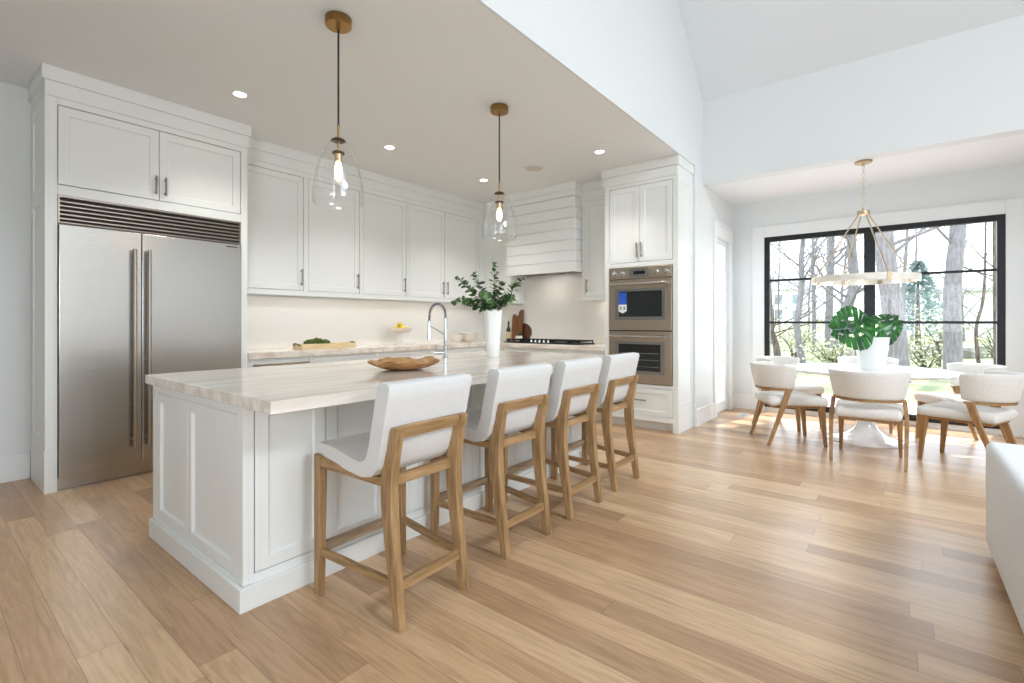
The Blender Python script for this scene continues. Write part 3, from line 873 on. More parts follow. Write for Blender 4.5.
# left end frame
b.box(IX0, IX0 + 0.022, IY0, 2.185, 0.1, IZ0 - 0.001); b.box(IX0, IX0 + 0.022, 3.23, IY1, 0.1, IZ0 - 0.001); b.box(IX0, IX0 + 0.022, 2.185, 3.23, 0.812, IZ0 - 0.001); b.box(IX0, IX0 + 0.022, 2.185, 3.23, 0.09, 0.116)
# front posts and frame
b.box(IX0 + 0.022, 0.925, IY0, IY0 + 0.022, 0.1, IZ0 - 0.001); b.box(IX1 - 0.045, IX1, IY0, IY0 + 0.022, 0.1, IZ0 - 0.001)
b.box(IX1 - 0.022, IX1, IY0 + 0.022, IY1, 0.1, IZ0 - 0.001); b.box(0.925, IX1 - 0.045, IY0, IY0 + 0.022, 0.09, 0.137)
b.box(IX0 + 0.022, IX1 - 0.022, IY1 - 0.022, IY1, 0.1, IZ0 - 0.001)
b.build('carcass', 'cabinet_white', t, bevel=0.001)
e = B(); e.shaker((IX0 + 0.022, 3.228, 0.118), -Y, -X, 0.460, 0.692, 0.021, 0.05, 0.014, 0.008); e.build('end_panel', 'cabinet_white', t)
e = B(); e.shaker((IX0 + 0.022, 2.765, 0.118), -Y, -X, 0.578, 0.692, 0.021, 0.05, 0.014, 0.008); e.build('end_panel', 'cabinet_white', t)
for x0, x1 in ((0.930, 1.2535), (1.2585, 1.599), (3.171, 3.4595), (3.4645, 3.751)):
    B().shaker((x0, IY0 + 0.021, 0.14), X, -Y, x1 - x0, IZ0 - 0.142, 0.021, 0.055, 0.010, 0.008).build('door', 'cabinet_white', t)
# beaded boards between the doors
b = B(); x = 1.604; pw = 0.0745
prof = []
while x < 3.165 - 0.02:
    x2 = min(x + pw, 3.166)
    prof += [(x, IY0 + 0.008), (x + 0.004, IY0 + 0.002), (x2 - 0.004, IY0 + 0.002), (x2, IY0 + 0.008)]
    x = x2
poly = prof + [(prof[-1][0], IY0 + 0.021), (1.604, IY0 + 0.021)]
b.prism(poly, (0, 0, 0.14), X, Y, Z, IZ0 - 0.142)
b.build('beadboard', 'cabinet_white', t, smooth=0)
b = B(); q = 0.02
b.box(IX0 - q, IX1 + q, IY0 - q, IY0, 0, 0.10); b.box(IX0 - q, IX0, IY0, IY1, 0, 0.10); b.box(IX1, IX1 + q, IY0, IY1, 0, 0.10)
b.build('base_molding', 'cabinet_white', t, bevel=0.003)

# ================================================================== BAR STOOLS
def make_stool():
    """local frame: x across, +y towards the island, feet on z = 0, origin in the middle of the footprint"""
    t = thing('bar_stool', '', 'bar stool', (0, 0, 0), 'bar stools along the kitchen island')
    hw, hf = 0.183, 0.226
    for s_ in (-1, 1):
        # front leg: straight, slightly tapered
        b = B(); xo = s_ * (hf + 0.020); xi = s_ * (hf - 0.020)
        b.loft([[(xi + s_ * tp, 0.225, z), (xo, 0.225, z), (xo, 0.270, z), (xi + s_ * tp, 0.270, z)] for z, tp in ((0.0, 0.010), (0.55, 0.0), (0.612, 0.0), (0.618, 0.004))])
        sname(b.build('leg', 'oak_vertical', t, bevel=0.004), 'front oak leg')
        # rear leg: boomerang, kicked back at the floor and leaning back at the top
        b = B(); rings = []
        for z, yc, d, wd in ((0.0, -0.238, 0.036, 0.036), (0.15, -0.216, 0.046, 0.038), (0.32, -0.190, 0.056, 0.040), (0.46, -0.176, 0.064, 0.042), (0.55, -0.172, 0.066, 0.042), (0.64, -0.184, 0.060, 0.042), (0.72, -0.204, 0.050, 0.042), (0.790, -0.226, 0.040, 0.042)):
            xc = s_ * hw
            rings.append([(xc - wd / 2, yc - d / 2, z), (xc + wd / 2, yc - d / 2, z), (xc + wd / 2, yc + d / 2, z), (xc - wd / 2, yc + d / 2, z)])
        b.loft(rings)
        sname(b.build('leg', 'oak_vertical', t, bevel=0.004, smooth=50), 'bent oak rear leg rising to the back rail')
    b = B(); b.prism([(-0.231, 0.790), (-0.204, 0.790), (-0.190, 0.738), (-0.217, 0.738)], (-hw + 0.021, 0, 0), Y, Z, X, 2 * hw - 0.042)
    b.build('back_rail', 'oak_along_x', t, bevel=0.003)
    for s_ in (-1, 1):
        sk = lambda y: s_ * (hw + (hf - hw) * (y + 0.17) / 0.41)
        def slanted(prof, half):
            q = B(); q.loft([[(sk(y) - half, y, z) for y, z in prof], [(sk(y) + half, y, z) for y, z in prof]]); return q
        slanted([(-0.142, 0.545), (0.226, 0.565), (0.226, 0.612), (0.08, 0.592), (-0.05, 0.572), (-0.142, 0.582)], 0.016).build('seat_rail', 'oak_along_y', t, bevel=0.002)
        slanted([(-0.190, 0.148), (0.226, 0.172), (0.226, 0.204), (-0.182, 0.180)], 0.011).build('side_stretcher', 'oak_along_y', t, bevel=0.002)
    B().box(-hw + 0.02, hw - 0.02, -0.172, -0.146, 0.540, 0.582).build('rear_seat_rail', 'oak_along_x', t, bevel=0.002)
    B().box(-hf + 0.02, hf - 0.02, 0.236, 0.260, 0.560, 0.606).build('front_seat_rail', 'oak_along_x', t, bevel=0.002)
    B().box(-hw + 0.019, hw - 0.019, -0.229, -0.205, 0.140, 0.180).build('rear_stretcher', 'oak_along_x', t, bevel=0.002)
    B().box(-hf + 0.02, hf - 0.02, 0.234, 0.262, 0.182, 0.222).build('footrest', 'footrest_wood', t, bevel=0.002)
    # one-piece upholstered seat and back, profile in (y, z)
    up = []
    top = [(0.300, 0.622), (0.292, 0.652), (0.262, 0.667), (0.15, 0.660), (0.03, 0.640), (-0.045, 0.632), (-0.085, 0.650), (-0.108, 0.70), (-0.130, 0.80), (-0.150, 0.89), (-0.161, 0.950)]
    bot = [(-0.185, 0.966), (-0.226, 0.962), (-0.238, 0.946), (-0.225, 0.89), (-0.203, 0.80), (-0.182, 0.70), (-0.160, 0.63), (-0.125, 0.588), (-0.06, 0.575), (0.05, 0.582), (0.15, 0.600), (0.27, 0.612)]
    u = B(); u.rprism(top + bot, (-0.236, 0, 0), Y, Z, X, 0.472, 0.024, 5)
    for v in u.bm.verts:
        k = min(1.0, max(0.0, (v.co.y + 0.10) / 0.25)); v.co.x *= 1.0 - 0.05 * k
    sh = u.build('upholstery', 'fabric_white', t, smooth=60)
    return t


stool = make_stool()
# lift the seat shell where it would rest in the side rails
labels = ['bar stool nearest the refrigerator end, whole oak frame in view at the island corner',
          'second bar stool from the panelled island corner, below the green branches in the vase',
          'third bar stool from the panelled island corner, between two other stools',
          'bar stool in front of the oven cabinet, last along the island']
centres = [(1.387, 1.765), (2.098, 1.80), (2.716, 1.805), (3.345, 1.82)]
for i, (cx, cy) in enumerate(centres):
    s_ = stool if i == 0 else copy_tree(stool)
    s_.location = (cx, cy, 0)
    s_.rotation_euler = (0, 0, radians((1.5, -0.5, 0.5, 0.0)[i]))
    s_['label'] = labels[i]

# ================================================================== THINGS ON THE ISLAND
# wooden bowl with a wavy live edge
b = B(); seg = 60; bx, by, bz = 1.945, 2.405, IZ1
def bowl_ring(r, z, wav=0.0, seed=0.0):
    out = []
    for i in range(seg):
        a = 2 * pi * i / seg
        w_ = 1 + wav * (0.45 * sin(7 * a + 1 + seed) + 0.35 * sin(11 * a + 2.1) + 0.3 * sin(4 * a + 0.4))
        out.append((bx + r * w_ * cos(a), by + 0.86 * r * w_ * sin(a), bz + z + wav * 0.09 * (sin(9 * a) + sin(5 * a + 1.3))))
    return out
b.loft([bowl_ring(0.001, 0.012), bowl_ring(0.07, 0.014), bowl_ring(0.13, 0.025, 0.02), bowl_ring(0.185, 0.045, 0.05), bowl_ring(0.226, 0.060, 0.07),
        bowl_ring(0.232, 0.055, 0.07), bowl_ring(0.205, 0.036, 0.05), bowl_ring(0.15, 0.014, 0.02), bowl_ring(0.09, 0.002), bowl_ring(0.001, 0.0)][::-1])
tag(b.build('wooden_bowl', 'bowl_wood', smooth=70), 'shallow carved wooden bowl with a wavy rim on the island slab', 'bowl')

# faucet with a spring neck
fx_, fy_, fz_ = 2.790, 2.925, IZ1
t = thing('kitchen_faucet', 'tall chrome spring-neck faucet on the island slab', 'faucet', (fx_, fy_, fz_))
B().lathe([(0.026, fz_), (0.026, fz_ + 0.006), (0.018, fz_ + 0.010), (0.018, fz_ + 0.10), (0.014, fz_ + 0.105), (0.014, fz_ + 0.33)], fx_, fy_, 20).build('base', 'chrome', t)
b = B(); b.tube([(fx_ - 0.006, fy_ + 0.008, fz_ + 0.045), (fx_ - 0.058, fy_ + 0.072, fz_ + 0.045)], 0.019, 18); b.tube([(fx_ - 0.05, fy_ + 0.062, fz_ + 0.055), (fx_ - 0.058, fy_ + 0.066, fz_ + 0.115)], 0.005, 8)
b.build('lever', 'chrome', t)
R_ = 0.098
arch = [(fx_, fy_, fz_ + 0.32), (fx_, fy_, fz_ + 0.352)] + [(fx_, fy_ + R_ - R_ * cos(pi * k / 16), fz_ + 0.352 + R_ * sin(pi * k / 16)) for k in range(1, 16)] + [(fx_, fy_ + 2 * R_, fz_ + 0.352), (fx_, fy_ + 2 * R_ + 0.004, fz_ + 0.30)]
B().tube(arch, 0.007, 10).build('hose', 'black_cord', t)
# spring coil round the hose
dense = []
av = [Vector(q) for q in arch]
cum = [0]
for p0, p1 in zip(av, av[1:]): cum.append(cum[-1] + (p1 - p0).length)
N_ = 420; turns = 30
for i in range(N_ + 1):
    s_ = cum[-1] * i / N_
    k = max(j for j in range(len(cum)) if cum[j] <= s_ + 1e-9); k = min(k, len(av) - 2)
    f = (s_ - cum[k]) / (cum[k + 1] - cum[k]); p0 = av[k].lerp(av[k + 1], f); d = (av[k + 1] - av[k]).normalized()
    nx = Vector((1, 0, 0)); ny = d.cross(nx).normalized(); a = 2 * pi * turns * i / N_
    dense.append(p0 + (nx * cos(a) + ny * sin(a)) * 0.0125)
B().tube(dense, 0.0024, 5).build('spring', 'chrome', t)
hy_ = fy_ + 2 * R_ + 0.004
B().lathe([(0.012, fz_ + 0.31), (0.014, fz_ + 0.295), (0.016, fz_ + 0.20), (0.020, fz_ + 0.165), (0.021, fz_ + 0.15), (0.017, fz_ + 0.148)][::-1], fx_, hy_, 18).build('spray_head', 'chrome', t)
B().tube([(fx_, fy_, fz_ + 0.185), (fx_, hy_ - 0.01, fz_ + 0.265)], 0.005, 8).build('support_arm', 'chrome', t)

# tall white vase
vx, vy, vz = 3.10, 2.68, IZ1
def vring(r, z, wav=0.0, seg=48):
    return [(vx + r * (1 + 0.035 * wav * sin(8 * a)) * cos(a), vy + r * (1 + 0.035 * wav * sin(8 * a)) * sin(a), vz + z + 0.008 * wav * sin(8 * a + 0.6)) for a in (2 * pi * i / seg for i in range(seg))]
b = B(); b.loft([vring(0.050, 0), vring(0.055, 0.004), vring(0.062, 0.12, 0.2), vring(0.072, 0.25, 0.5), vring(0.083, 0.385, 1), vring(0.085, 0.392, 1), vring(0.080, 0.391, 1), vring(0.076, 0.37, 0.9), vring(0.060, 0.16, 0.2), vring(0.045, 0.02)])
tag(b.build('vase', 'ceramic_white', smooth=60), 'tall white vase with a scalloped rim on the island, holding leafy branches', 'vase')

# leafy branches standing in the vase
def leaf_disc(b, c, nrm, tip, L, Wd):
    c, nrm, tip = Vector(c), Vector(nrm).normalized(), Vector(tip).normalized()
    tip = (tip - nrm * tip.dot(nrm)).normalized(); sd = nrm.cross(tip)
    out = [(0, 0), (0.25, 0.42), (0.55, 0.5), (0.85, 0.3), (1.0, 0), (0.85, -0.3), (0.55, -0.5), (0.25, -0.42)]
    vs = [b.bm.verts.new(c + tip * (a * L) + sd * (w_ * Wd) + nrm * (0.10 * L * (abs(w_) * 2) ** 2 - 0.06 * L * a * a)) for a, w_ in out]
    mids = [b.bm.verts.new(c + tip * (a * L) - nrm * (0.05 * L * a * a)) for a in (0.25, 0.55, 0.85)]
    f = b.bm.faces.new
    f((vs[0], mids[0], vs[1])); f((vs[0], vs[7], mids[0])); f((mids[0], mids[1], vs[2], vs[1])); f((mids[0], vs[7], vs[6], mids[1]))
    f((mids[1], mids[2], vs[3], vs[2])); f((mids[1], vs[6], vs[5], mids[2])); f((mids[2], vs[4], vs[3])); f((mids[2], vs[5], vs[4]))


RT = Vector((0.6234, -0.782, 0))   # a direction across the room, roughly along the picture
FW = Vector((0.782, 0.6234, 0))
def branch(lab, tip_r, tip_f, tip_z, sag, nl, seed, L=0.048, side=0):
    L = L * 1.22; nl = int(nl * 1.35)
    rnd = random.Random(seed)
    t = thing('leafy_branch', lab, 'branch', (vx, vy, vz + 0.02), 'leafy branches in the tall vase')
    p0 = Vector((vx, vy, vz + 0.03)) + RT * (-0.018 * (1 if tip_r > 0 else -1)) + FW * rnd.uniform(-.012, .012)
    p1 = Vector((vx, vy, vz + 0.385)) + RT * max(-.05, min(.05, tip_r * 0.22)) + FW * max(-.04, min(.04, tip_f * 0.2))
    p3 = Vector((vx, vy, 0)) + RT * tip_r + FW * tip_f + Z * tip_z
    p2 = p1.lerp(p3, 0.5) + Z * sag
    pts = []
    for k in range(5): pts.append(p0.lerp(p1, k / 5))
    for k in range(13):
        u = k / 12; pts.append(p1 * (1 - u) ** 2 + p2 * 2 * u * (1 - u) + p3 * u * u)
    st_ = B().tube(pts, [0.0034 - 0.0022 * i / len(pts) for i in range(len(pts))], 6).build('stem', 'stem_green', t)
    b = B()
    for k in range(nl):
        u = 0.04 + 0.96 * (k + 0.4) / nl
        q = u * 12; i = min(int(q), 11); c = pts[5 + i].lerp(pts[6 + i], q - i); d = (pts[6 + i] - pts[5 + i]).normalized()
        for s_ in (-1, 1) if k % 2 else (-1, 0.1, 1):
            ang = rnd.uniform(0, 2 * pi) if rnd.random() < .35 else k * 2.2 + s_ * pi / 2
            sd = (d.cross(Z).normalized() * cos(ang) + d.cross(d.cross(Z)).normalized() * sin(ang))
            tip = (sd + d * rnd.uniform(0.1, 0.7)); nrm = tip.cross(d.cross(tip)) + Vector((rnd.uniform(-.7, .7), rnd.uniform(-.9, .3), rnd.uniform(-.2, .9)))
            l_ = L * rnd.uniform(0.7, 1.15) * (1.12 - 0.45 * u)
            leaf_disc(b, c + sd * 0.004, nrm, tip, l_, l_ * 0.92)
    leaf_disc(b, pts[-1], (0, -.5, 1), pts[-1] - pts[-3], L * 0.6, L * 0.5)
    b.build('leaves', 'leaf_dark', t, recalc=False, smooth=60)


branch('tallest leafy branch, rising almost straight up from the white vase', 0.02, 0.0, 1.70, 0.02, 14, 3)
branch('leafy branch arching to upper left of the white vase', -0.16, 0.05, 1.62, 0.05, 13, 5)
branch('leafy branch reaching far out toward the faucet from the white vase', -0.30, 0.0, 1.57, 0.05, 15, 8)
branch('lowest drooping leafy branch on the faucet side of the vase', -0.32, -0.03, 1.36, 0.09, 15, 11)
branch('leafy branch leaning toward the range hood, long tip', 0.25, 0.02, 1.58, 0.05, 14, 14)
branch('short leafy branch drooping over the hood side of the vase rim', 0.18, -0.06, 1.39, 0.12, 11, 17, 0.052)
branch('short dense leafy branch over the front rim of the white vase', -0.07, -0.13, 1.43, 0.07, 12, 21, 0.052)
branch('short leafy branch in the middle of the bunch in the white vase', 0.08, 0.10, 1.55, 0.03, 12, 25, 0.05)

# ================================================================== THINGS ON THE WORKTOPS
cz = CZ1
# wooden tray
t = thing('serving_tray', 'long pale wooden tray with dark metal handles on the worktop', 'tray', (2.84, 4.84, cz), None)
tx0, tx1, ty0, ty1 = 2.53, 3.15, 4.74, 4.94
b = B(); b.box(tx0, tx1, ty0, ty1, cz, cz + 0.012); b.box(tx0, tx1, ty0, ty0 + 0.012, cz + 0.012, cz + 0.058); b.box(tx0, tx1, ty1 - 0.012, ty1, cz + 0.012, cz + 0.058)
b.box(tx0, tx0 + 0.012, ty0 + 0.012, ty1 - 0.012, cz + 0.012, cz + 0.058); b.box(tx1 - 0.012, tx1, ty0 + 0.012, ty1 - 0.012, cz + 0.012, cz + 0.058)
b.build('body', 'tray_wood', t, bevel=0.002)
for xx, s_ in ((tx0, -1), (tx1, 1)):
    h = B(); ym = (ty0 + ty1) / 2
    h.tube([(xx, ym - 0.05, cz + 0.04), (xx + s_ * 0.022, ym - 0.045, cz + 0.058), (xx + s_ * 0.026, ym, cz + 0.064), (xx + s_ * 0.022, ym + 0.045, cz + 0.058), (xx, ym + 0.05, cz + 0.04)], 0.006, 8)
    h.build('handle', 'bronze', t)
# mossy greenery clumps in the tray: a lumpy bed
for i, (px_, py_, r_) in enumerate(((2.66, 4.83, 0.062), (2.75, 4.85, 0.07), (2.835, 4.84, 0.058))):
    rnd = random.Random(40 + i); b = B()
    tb = bmesh.new(); bmesh.ops.create_icosphere(tb, subdivisions=4, radius=1.0)
    ph = [rnd.uniform(0, 6) for _ in range(6)]
    def lump(co, px_=px_, py_=py_, r_=r_, ph=ph):
        k = 1 + 0.13 * sin(9 * co.x + ph[0]) * sin(8 * co.y + ph[1]) + 0.10 * sin(17 * co.z + ph[2]) * sin(15 * co.x + ph[3]) + .06 * sin(31 * co.y + ph[4]) * sin(29 * co.z + ph[5])
        return Vector((px_ + co.x * r_ * k, py_ + co.y * r_ * 0.9 * k, cz + 0.012 + r_ * 0.72 + co.z * r_ * 0.72 * k))
    b.merge(tb, lump)
    tag(b.build('moss_ball', 'moss'), ('green moss ball at the refrigerator end of the wooden tray', 'middle green moss ball in the wooden tray', 'green moss ball nearest the middle of the wooden tray')[i], 'moss', 'moss balls in the wooden tray')
# cake stand and lemons
cx, cy = 3.93, 4.95
t = thing('cake_stand', 'pale footed cake stand holding lemons on the worktop', 'cake stand', (cx, cy, cz))
B().lathe([(0.062, cz), (0.060, cz + 0.008), (0.040, cz + 0.03), (0.022, cz + 0.08), (0.020, cz + 0.135), (0.030, cz + 0.150)], cx, cy, 32).build('foot', 'ceramic_white', t)
B().lathe([(0.025, cz + 0.148), (0.105, cz + 0.156), (0.142, cz + 0.176), (0.150, cz + 0.208), (0.144, cz + 0.209), (0.134, cz + 0.182), (0.10, cz + 0.164), (0.001, cz + 0.160)], cx, cy, 40).build('dish', 'ceramic_pink', t)
for i, (dx, dy, dz, a) in enumerate(((-0.07, -0.02, 0, 0.3), (0.0, -0.05, 0, 1.2), (0.07, -0.01, 0, 2.2), (-0.02, 0.06, 0, 2.9), (0.0, 0.0, 0.052, 0.8))):
    prof = [(0.0015, -0.050), (0.007, -0.046), (0.015, -0.038), (0.029, -0.023), (0.035, 0.0), (0.029, 0.023), (0.015, 0.038), (0.007, 0.046), (0.0015, 0.050)]
    b = B(); ca, sa = cos(a), sin(a)
    b.loft([[(cx + dx + h * ca - r * cos(q) * sa, cy + dy + h * sa + r * cos(q) * ca, cz + 0.199 + dz + r * sin(q)) for q in (2 * pi * k / 16 for k in range(16))] for r, h in prof])
    tag(b.build('lemon', 'lemon', smooth=60), ('lemon on the refrigerator side of the cake stand', 'lemon at the front of the cake stand', 'lemon on the faucet side of the cake stand', 'lemon at the back of the cake stand', 'lemon on top of the other lemons')[i], 'lemon', 'lemons on the cake stand')
# two small bowls
for i, (bx_, by_, r_, h_, lab) in enumerate(((4.90, 4.92, 0.105, 0.105, 'smaller cream bowl on the worktop behind the faucet'), (5.20, 4.95, 0.135, 0.135, 'larger cream bowl on the worktop, between the faucet and the tall vase'))):
    b = B(); b.lathe([(r_ * .45, cz), (r_ * .48, cz + 0.006), (r_ * .8, cz + h_ * .35), (r_, cz + h_), (r_ * .96, cz + h_ + .002), (r_ * .76, cz + h_ * .38), (r_ * .4, cz + 0.012), (0.001, cz + 0.010)], bx_, by_, 36)
    tag(b.build('bowl', 'ceramic_cream', smooth=60), lab, 'bowl', 'cream bowls on the worktop')
# bottle, boards and a potted succulent behind the cooktop
t = thing('oil_bottle', 'slim dark glass oil bottle with a pale label standing beside the cutting boards', 'bottle', (5.71, 4.62, cz))
B().lathe([(0.030, cz), (0.033, cz + 0.004), (0.033, cz + 0.165), (0.026, cz + 0.195), (0.0135, cz + 0.215), (0.0125, cz + 0.265), (0.015, cz + 0.268), (0.015, cz + 0.278)], 5.71, 4.62, 24).build('body', 'bottle_green', t)
B().lathe([(0.0336, cz + 0.04), (0.0338, cz + 0.042), (0.0338, cz + 0.138), (0.0336, cz + 0.14)], 5.71, 4.62, 24, cap=False).build('label', 'bottle_label', t)
B().lathe([(0.013, cz + 0.278), (0.013, cz + 0.30), (0.006, cz + 0.302)], 5.71, 4.62, 16).build('cap', 'black_metal', t)
b = B()  # tall board with a notched handle; leans on the backsplash
outl = [(-0.09, 0), (0.095, 0), (0.100, 0.05), (0.100, 0.47), (0.060, 0.475), (0.030, 0.44), (0.020, 0.40), (-0.005, 0.37), (-0.035, 0.385), (-0.05, 0.41), (-0.085, 0.40), (-0.095, 0.36)]
lean = Vector((0.10, 0, 1)).normalized()
b.rprism(outl, (5.725, 4.49, cz + 0.001), -Y, lean, Vector((1, 0, -0.10)).normalized(), 0.018, 0.004, 2)
tag(b.build('cutting_board', 'walnut'), 'tall dark wood cutting board with a notched top leaning on the backsplash', 'cutting board', 'cutting boards by the cooktop')
b = B(); rr_ = 0.135
outl = [(rr_ * cos(a), rr_ + rr_ * sin(a)) for a in (2 * pi * k / 36 for k in range(36))]
b.rprism(outl, (5.765, 4.385, cz + 0.0005), -Y, Vector((0.13, 0, 1)).normalized(), Vector((1, 0, -0.13)).normalized(), 0.018, 0.004, 2)
tag(b.build('cutting_board', 'walnut_dark'), 'round dark wood cutting board leaning beside the tall notched board', 'cutting board', 'cutting boards by the cooktop')
t = thing('potted_succulent', 'small pale round pot with a tiny green plant in front of the cutting boards', 'potted plant', (5.685, 4.40, cz))
B().lathe([(0.035, cz), (0.05, cz + 0.02), (0.056, cz + 0.05), (0.046, cz + 0.085), (0.042, cz + 0.085), (0.048, cz + 0.05), (0.001, cz + 0.045)], 5.685, 4.40, 28).build('pot', 'ceramic_cream', t)
b = B(); rnd = random.Random(5)
for k in range(22):
    a = k * 2.4; tl = 0.2 + 0.75 * k / 22
    tip = Vector((cos(a) * (1 - tl * .5), sin(a) * (1 - tl * .5), 0.5 + tl)); leaf_disc(b, (5.685 + cos(a) * .008, 4.40 + sin(a) * .008, cz + 0.078), tip.cross(Vector((-sin(a), cos(a), 0))), tip, 0.055, 0.02)
b.build('leaves', 'leaf_dark', t, recalc=False)

# ================================================================== CEILING LAMPS
def pendant(lab, px_, py_):
    t = thing('pendant_lamp', lab, 'pendant lamp', (px_, py_, CEIL), 'glass pendants over the island')
    B().lathe([(0.073, CEIL - 0.001), (0.075, CEIL - 0.004), (0.075, CEIL - 0.046), (0.071, CEIL - 0.050), (0.010, CEIL - 0.051), (0.009, CEIL - 0.066)][::-1], px_, py_, 40).build('canopy', 'brass', t)
    B().tube([(px_, py_, CEIL - 0.06), (px_, py_, 2.36)], 0.0058, 8).build('cord', 'black_cord', t)
    B().lathe([(0.0065, 2.365), (0.0065, 2.20)][::-1], px_, py_, 14).build('rod', 'brass', t)
    b = B(); b.lathe([(0.002, 2.291), (0.024, 2.289), (0.040, 2.279), (0.043, 2.272), (0.002, 2.270)][::-1], px_, py_, 32); b.lathe([(0.008, 2.212), (0.030, 2.210), (0.036, 2.203), (0.036, 2.199), (0.008, 2.197)][::-1], px_, py_, 32)
    b.build('cap', 'bronze', t)
    B().lathe([(0.021, 2.197), (0.021, 2.150), (0.018, 2.148)][::-1], px_, py_, 24).build('socket', 'pale_brass', t)
    B().lathe([(0.010, 2.148), (0.018, 2.125), (0.022, 2.09), (0.018, 2.06), (0.008, 2.045), (0.001, 2.043)][::-1], px_, py_, 20).build('bulb', 'bulb_glow', t)
    o_ = [(0.030, 2.268), (0.058, 2.256), (0.082, 2.22), (0.103, 2.165), (0.122, 2.10), (0.137, 2.03), (0.145, 1.97), (0.146, 1.93), (0.141, 1.902), (0.134, 1.892)]
    i_ = [(r - 0.0028, z) for r, z in o_[:-1]] + [(0.1325, 1.8935)]
    b = B()
    rings = [[(px_ + r * cos(2 * pi * k / 48), py_ + r * sin(2 * pi * k / 48), z) for k in range(48)] for r, z in o_ + i_[::-1]]
    b.loft(rings, close=True)
    b.build('glass_shade', 'shade_glass', t, smooth=80)


pendant('clear glass pendant lamp above the wooden bowl end of the island', 1.606, 2.594)
pendant('clear glass pendant lamp above the leafy vase', 3.10, 2.606)
# slim LED strips under the wall cabinets light the backsplash
add_light('under_cabinet_light', 'AREA', (3.7, 5.02, 1.478), (0, 0.12, -1), 1.0, (1.0, 0.95, 0.88), shape='RECTANGLE', size=3.3, size_y=0.03)
add_light('under_cabinet_light', 'AREA', (5.68, 2.98, 1.478), (0.25, 0, -1), 0.25, (1.0, 0.90, 0.78), shape='RECTANGLE', size=0.03, size_y=0.4)
add_light('hood_light', 'AREA', (5.55, 3.8, 1.87), (0.1, 0, -1), 1.2, (1.0, 0.93, 0.84), shape='RECTANGLE', size=0.1, size_y=0.8)
for i, (lx, ly, lab) in enumerate(((1.655, 4.06, 'recessed ceiling light nearest the refrigerator cabinet'), (3.114, 4.09, 'recessed ceiling light above the middle of the long wall'),
                                   (4.57, 4.10, 'recessed ceiling light near the corner, left of the range hood'), (4.573, 2.465, 'recessed ceiling light in front of the oven cabinet'))):
    t = thing('recessed_light', lab, 'ceiling light', (lx, ly, CEIL), 'recessed kitchen ceiling lights')
    b = B(); rings = [[(lx + r * cos(2 * pi * k / 32), ly + r * sin(2 * pi * k / 32), z) for k in range(32)] for r, z in ((0.060, CEIL - 0.001), (0.060, CEIL - 0.004), (0.056, CEIL - 0.006), (0.046, CEIL - 0.006), (0.043, CEIL - 0.001))]
    b.loft(rings, close=True); b.build('trim_ring', 'trim_white', t)
    B().lathe([(0.045, CEIL - 0.003), (0.045, CEIL - 0.001)], lx, ly, 32).build('lens', 'downlight_glow', t)
    add_light('recessed_light_beam', 'SPOT', (lx, ly, CEIL - 0.02), (0, 0, -1), 19, (1.0, 0.97, 0.92), spot_size=radians(110), spot_blend=0.8, shadow_soft_size=0.045)
t = thing('ceiling_speaker', 'round white speaker grille flush in the kitchen ceiling', 'speaker', (4.585, 3.325, CEIL))
b = B(); rings = [[(4.585 + r * cos(2 * pi * k / 40), 3.325 + r * sin(2 * pi * k / 40), z) for k in range(40)] for r, z in ((0.115, CEIL - 0.001), (0.114, CEIL - 0.006), (0.104, CEIL - 0.007), (0.103, CEIL - 0.001))]
b.loft(rings, close=True); b.build('frame', 'ceiling_white', t)
B().lathe([(0.102, CEIL - 0.005), (0.102, CEIL - 0.001)], 4.585, 3.325, 40).build('grille', 'speaker_grille', t)

# ring chandelier over the dining table
hx_, hy_ = 6.13, 0.285
t = thing('chandelier', 'round white ring chandelier with brass rods hanging over the dining table', 'chandelier', (hx_, hy_, NCEIL))
B().lathe([(0.075, NCEIL - 0.001), (0.076, NCEIL - 0.012), (0.070, NCEIL - 0.022), (0.012, NCEIL - 0.024), (0.010, NCEIL - 0.05)][::-1], hx_, hy_, 36).build('canopy', 'pale_brass', t)
b = B(); zc = NCEIL - 0.045; k = 0
while zc > 2.365:
    r_, hh = 0.010, 0.020
    pts = []
    for q in range(17):
        a = 2 * pi * q / 16; u_, v_ = r_ * cos(a), hh * sin(a)
        pts.append((hx_ + (u_ if k % 2 else 0), hy_ + (0 if k % 2 else u_), zc - 0.02 + v_))
    b.tube(pts, 0.0022, 6, cap=False); zc -= 0.0345; k += 1
b.build('chain', 'pale_brass', t)
B().lathe([(0.004, 2.375), (0.010, 2.36), (0.012, 2.345), (0.055, 2.342), (0.055, 2.300), (0.012, 2.298)][::-1], hx_, hy_, 28).build('hub', 'pale_brass', t)
RR, z0, z1 = 0.455, 1.612, 1.672
b = B(); rings = [[(hx_ + r * cos(2 * pi * k / 72), hy_ + r * sin(2 * pi * k / 72), z) for k in range(72)] for r, z in ((RR, z0), (RR, z1), (RR - 0.032, z1), (RR - 0.032, z0))]
b.loft(rings, close=True); b.build('ring', 'ring_white', t, smooth=40)
for k in range(4):
    a = radians(28 + 90 * k); ca, sa = cos(a), sin(a)
    B().tube([(hx_ + 0.045 * ca, hy_ + 0.045 * sa, 2.305), (hx_ + (RR - 0.016) * ca, hy_ + (RR - 0.016) * sa, z1)], 0.0065, 8).build('rod', 'pale_brass', t)
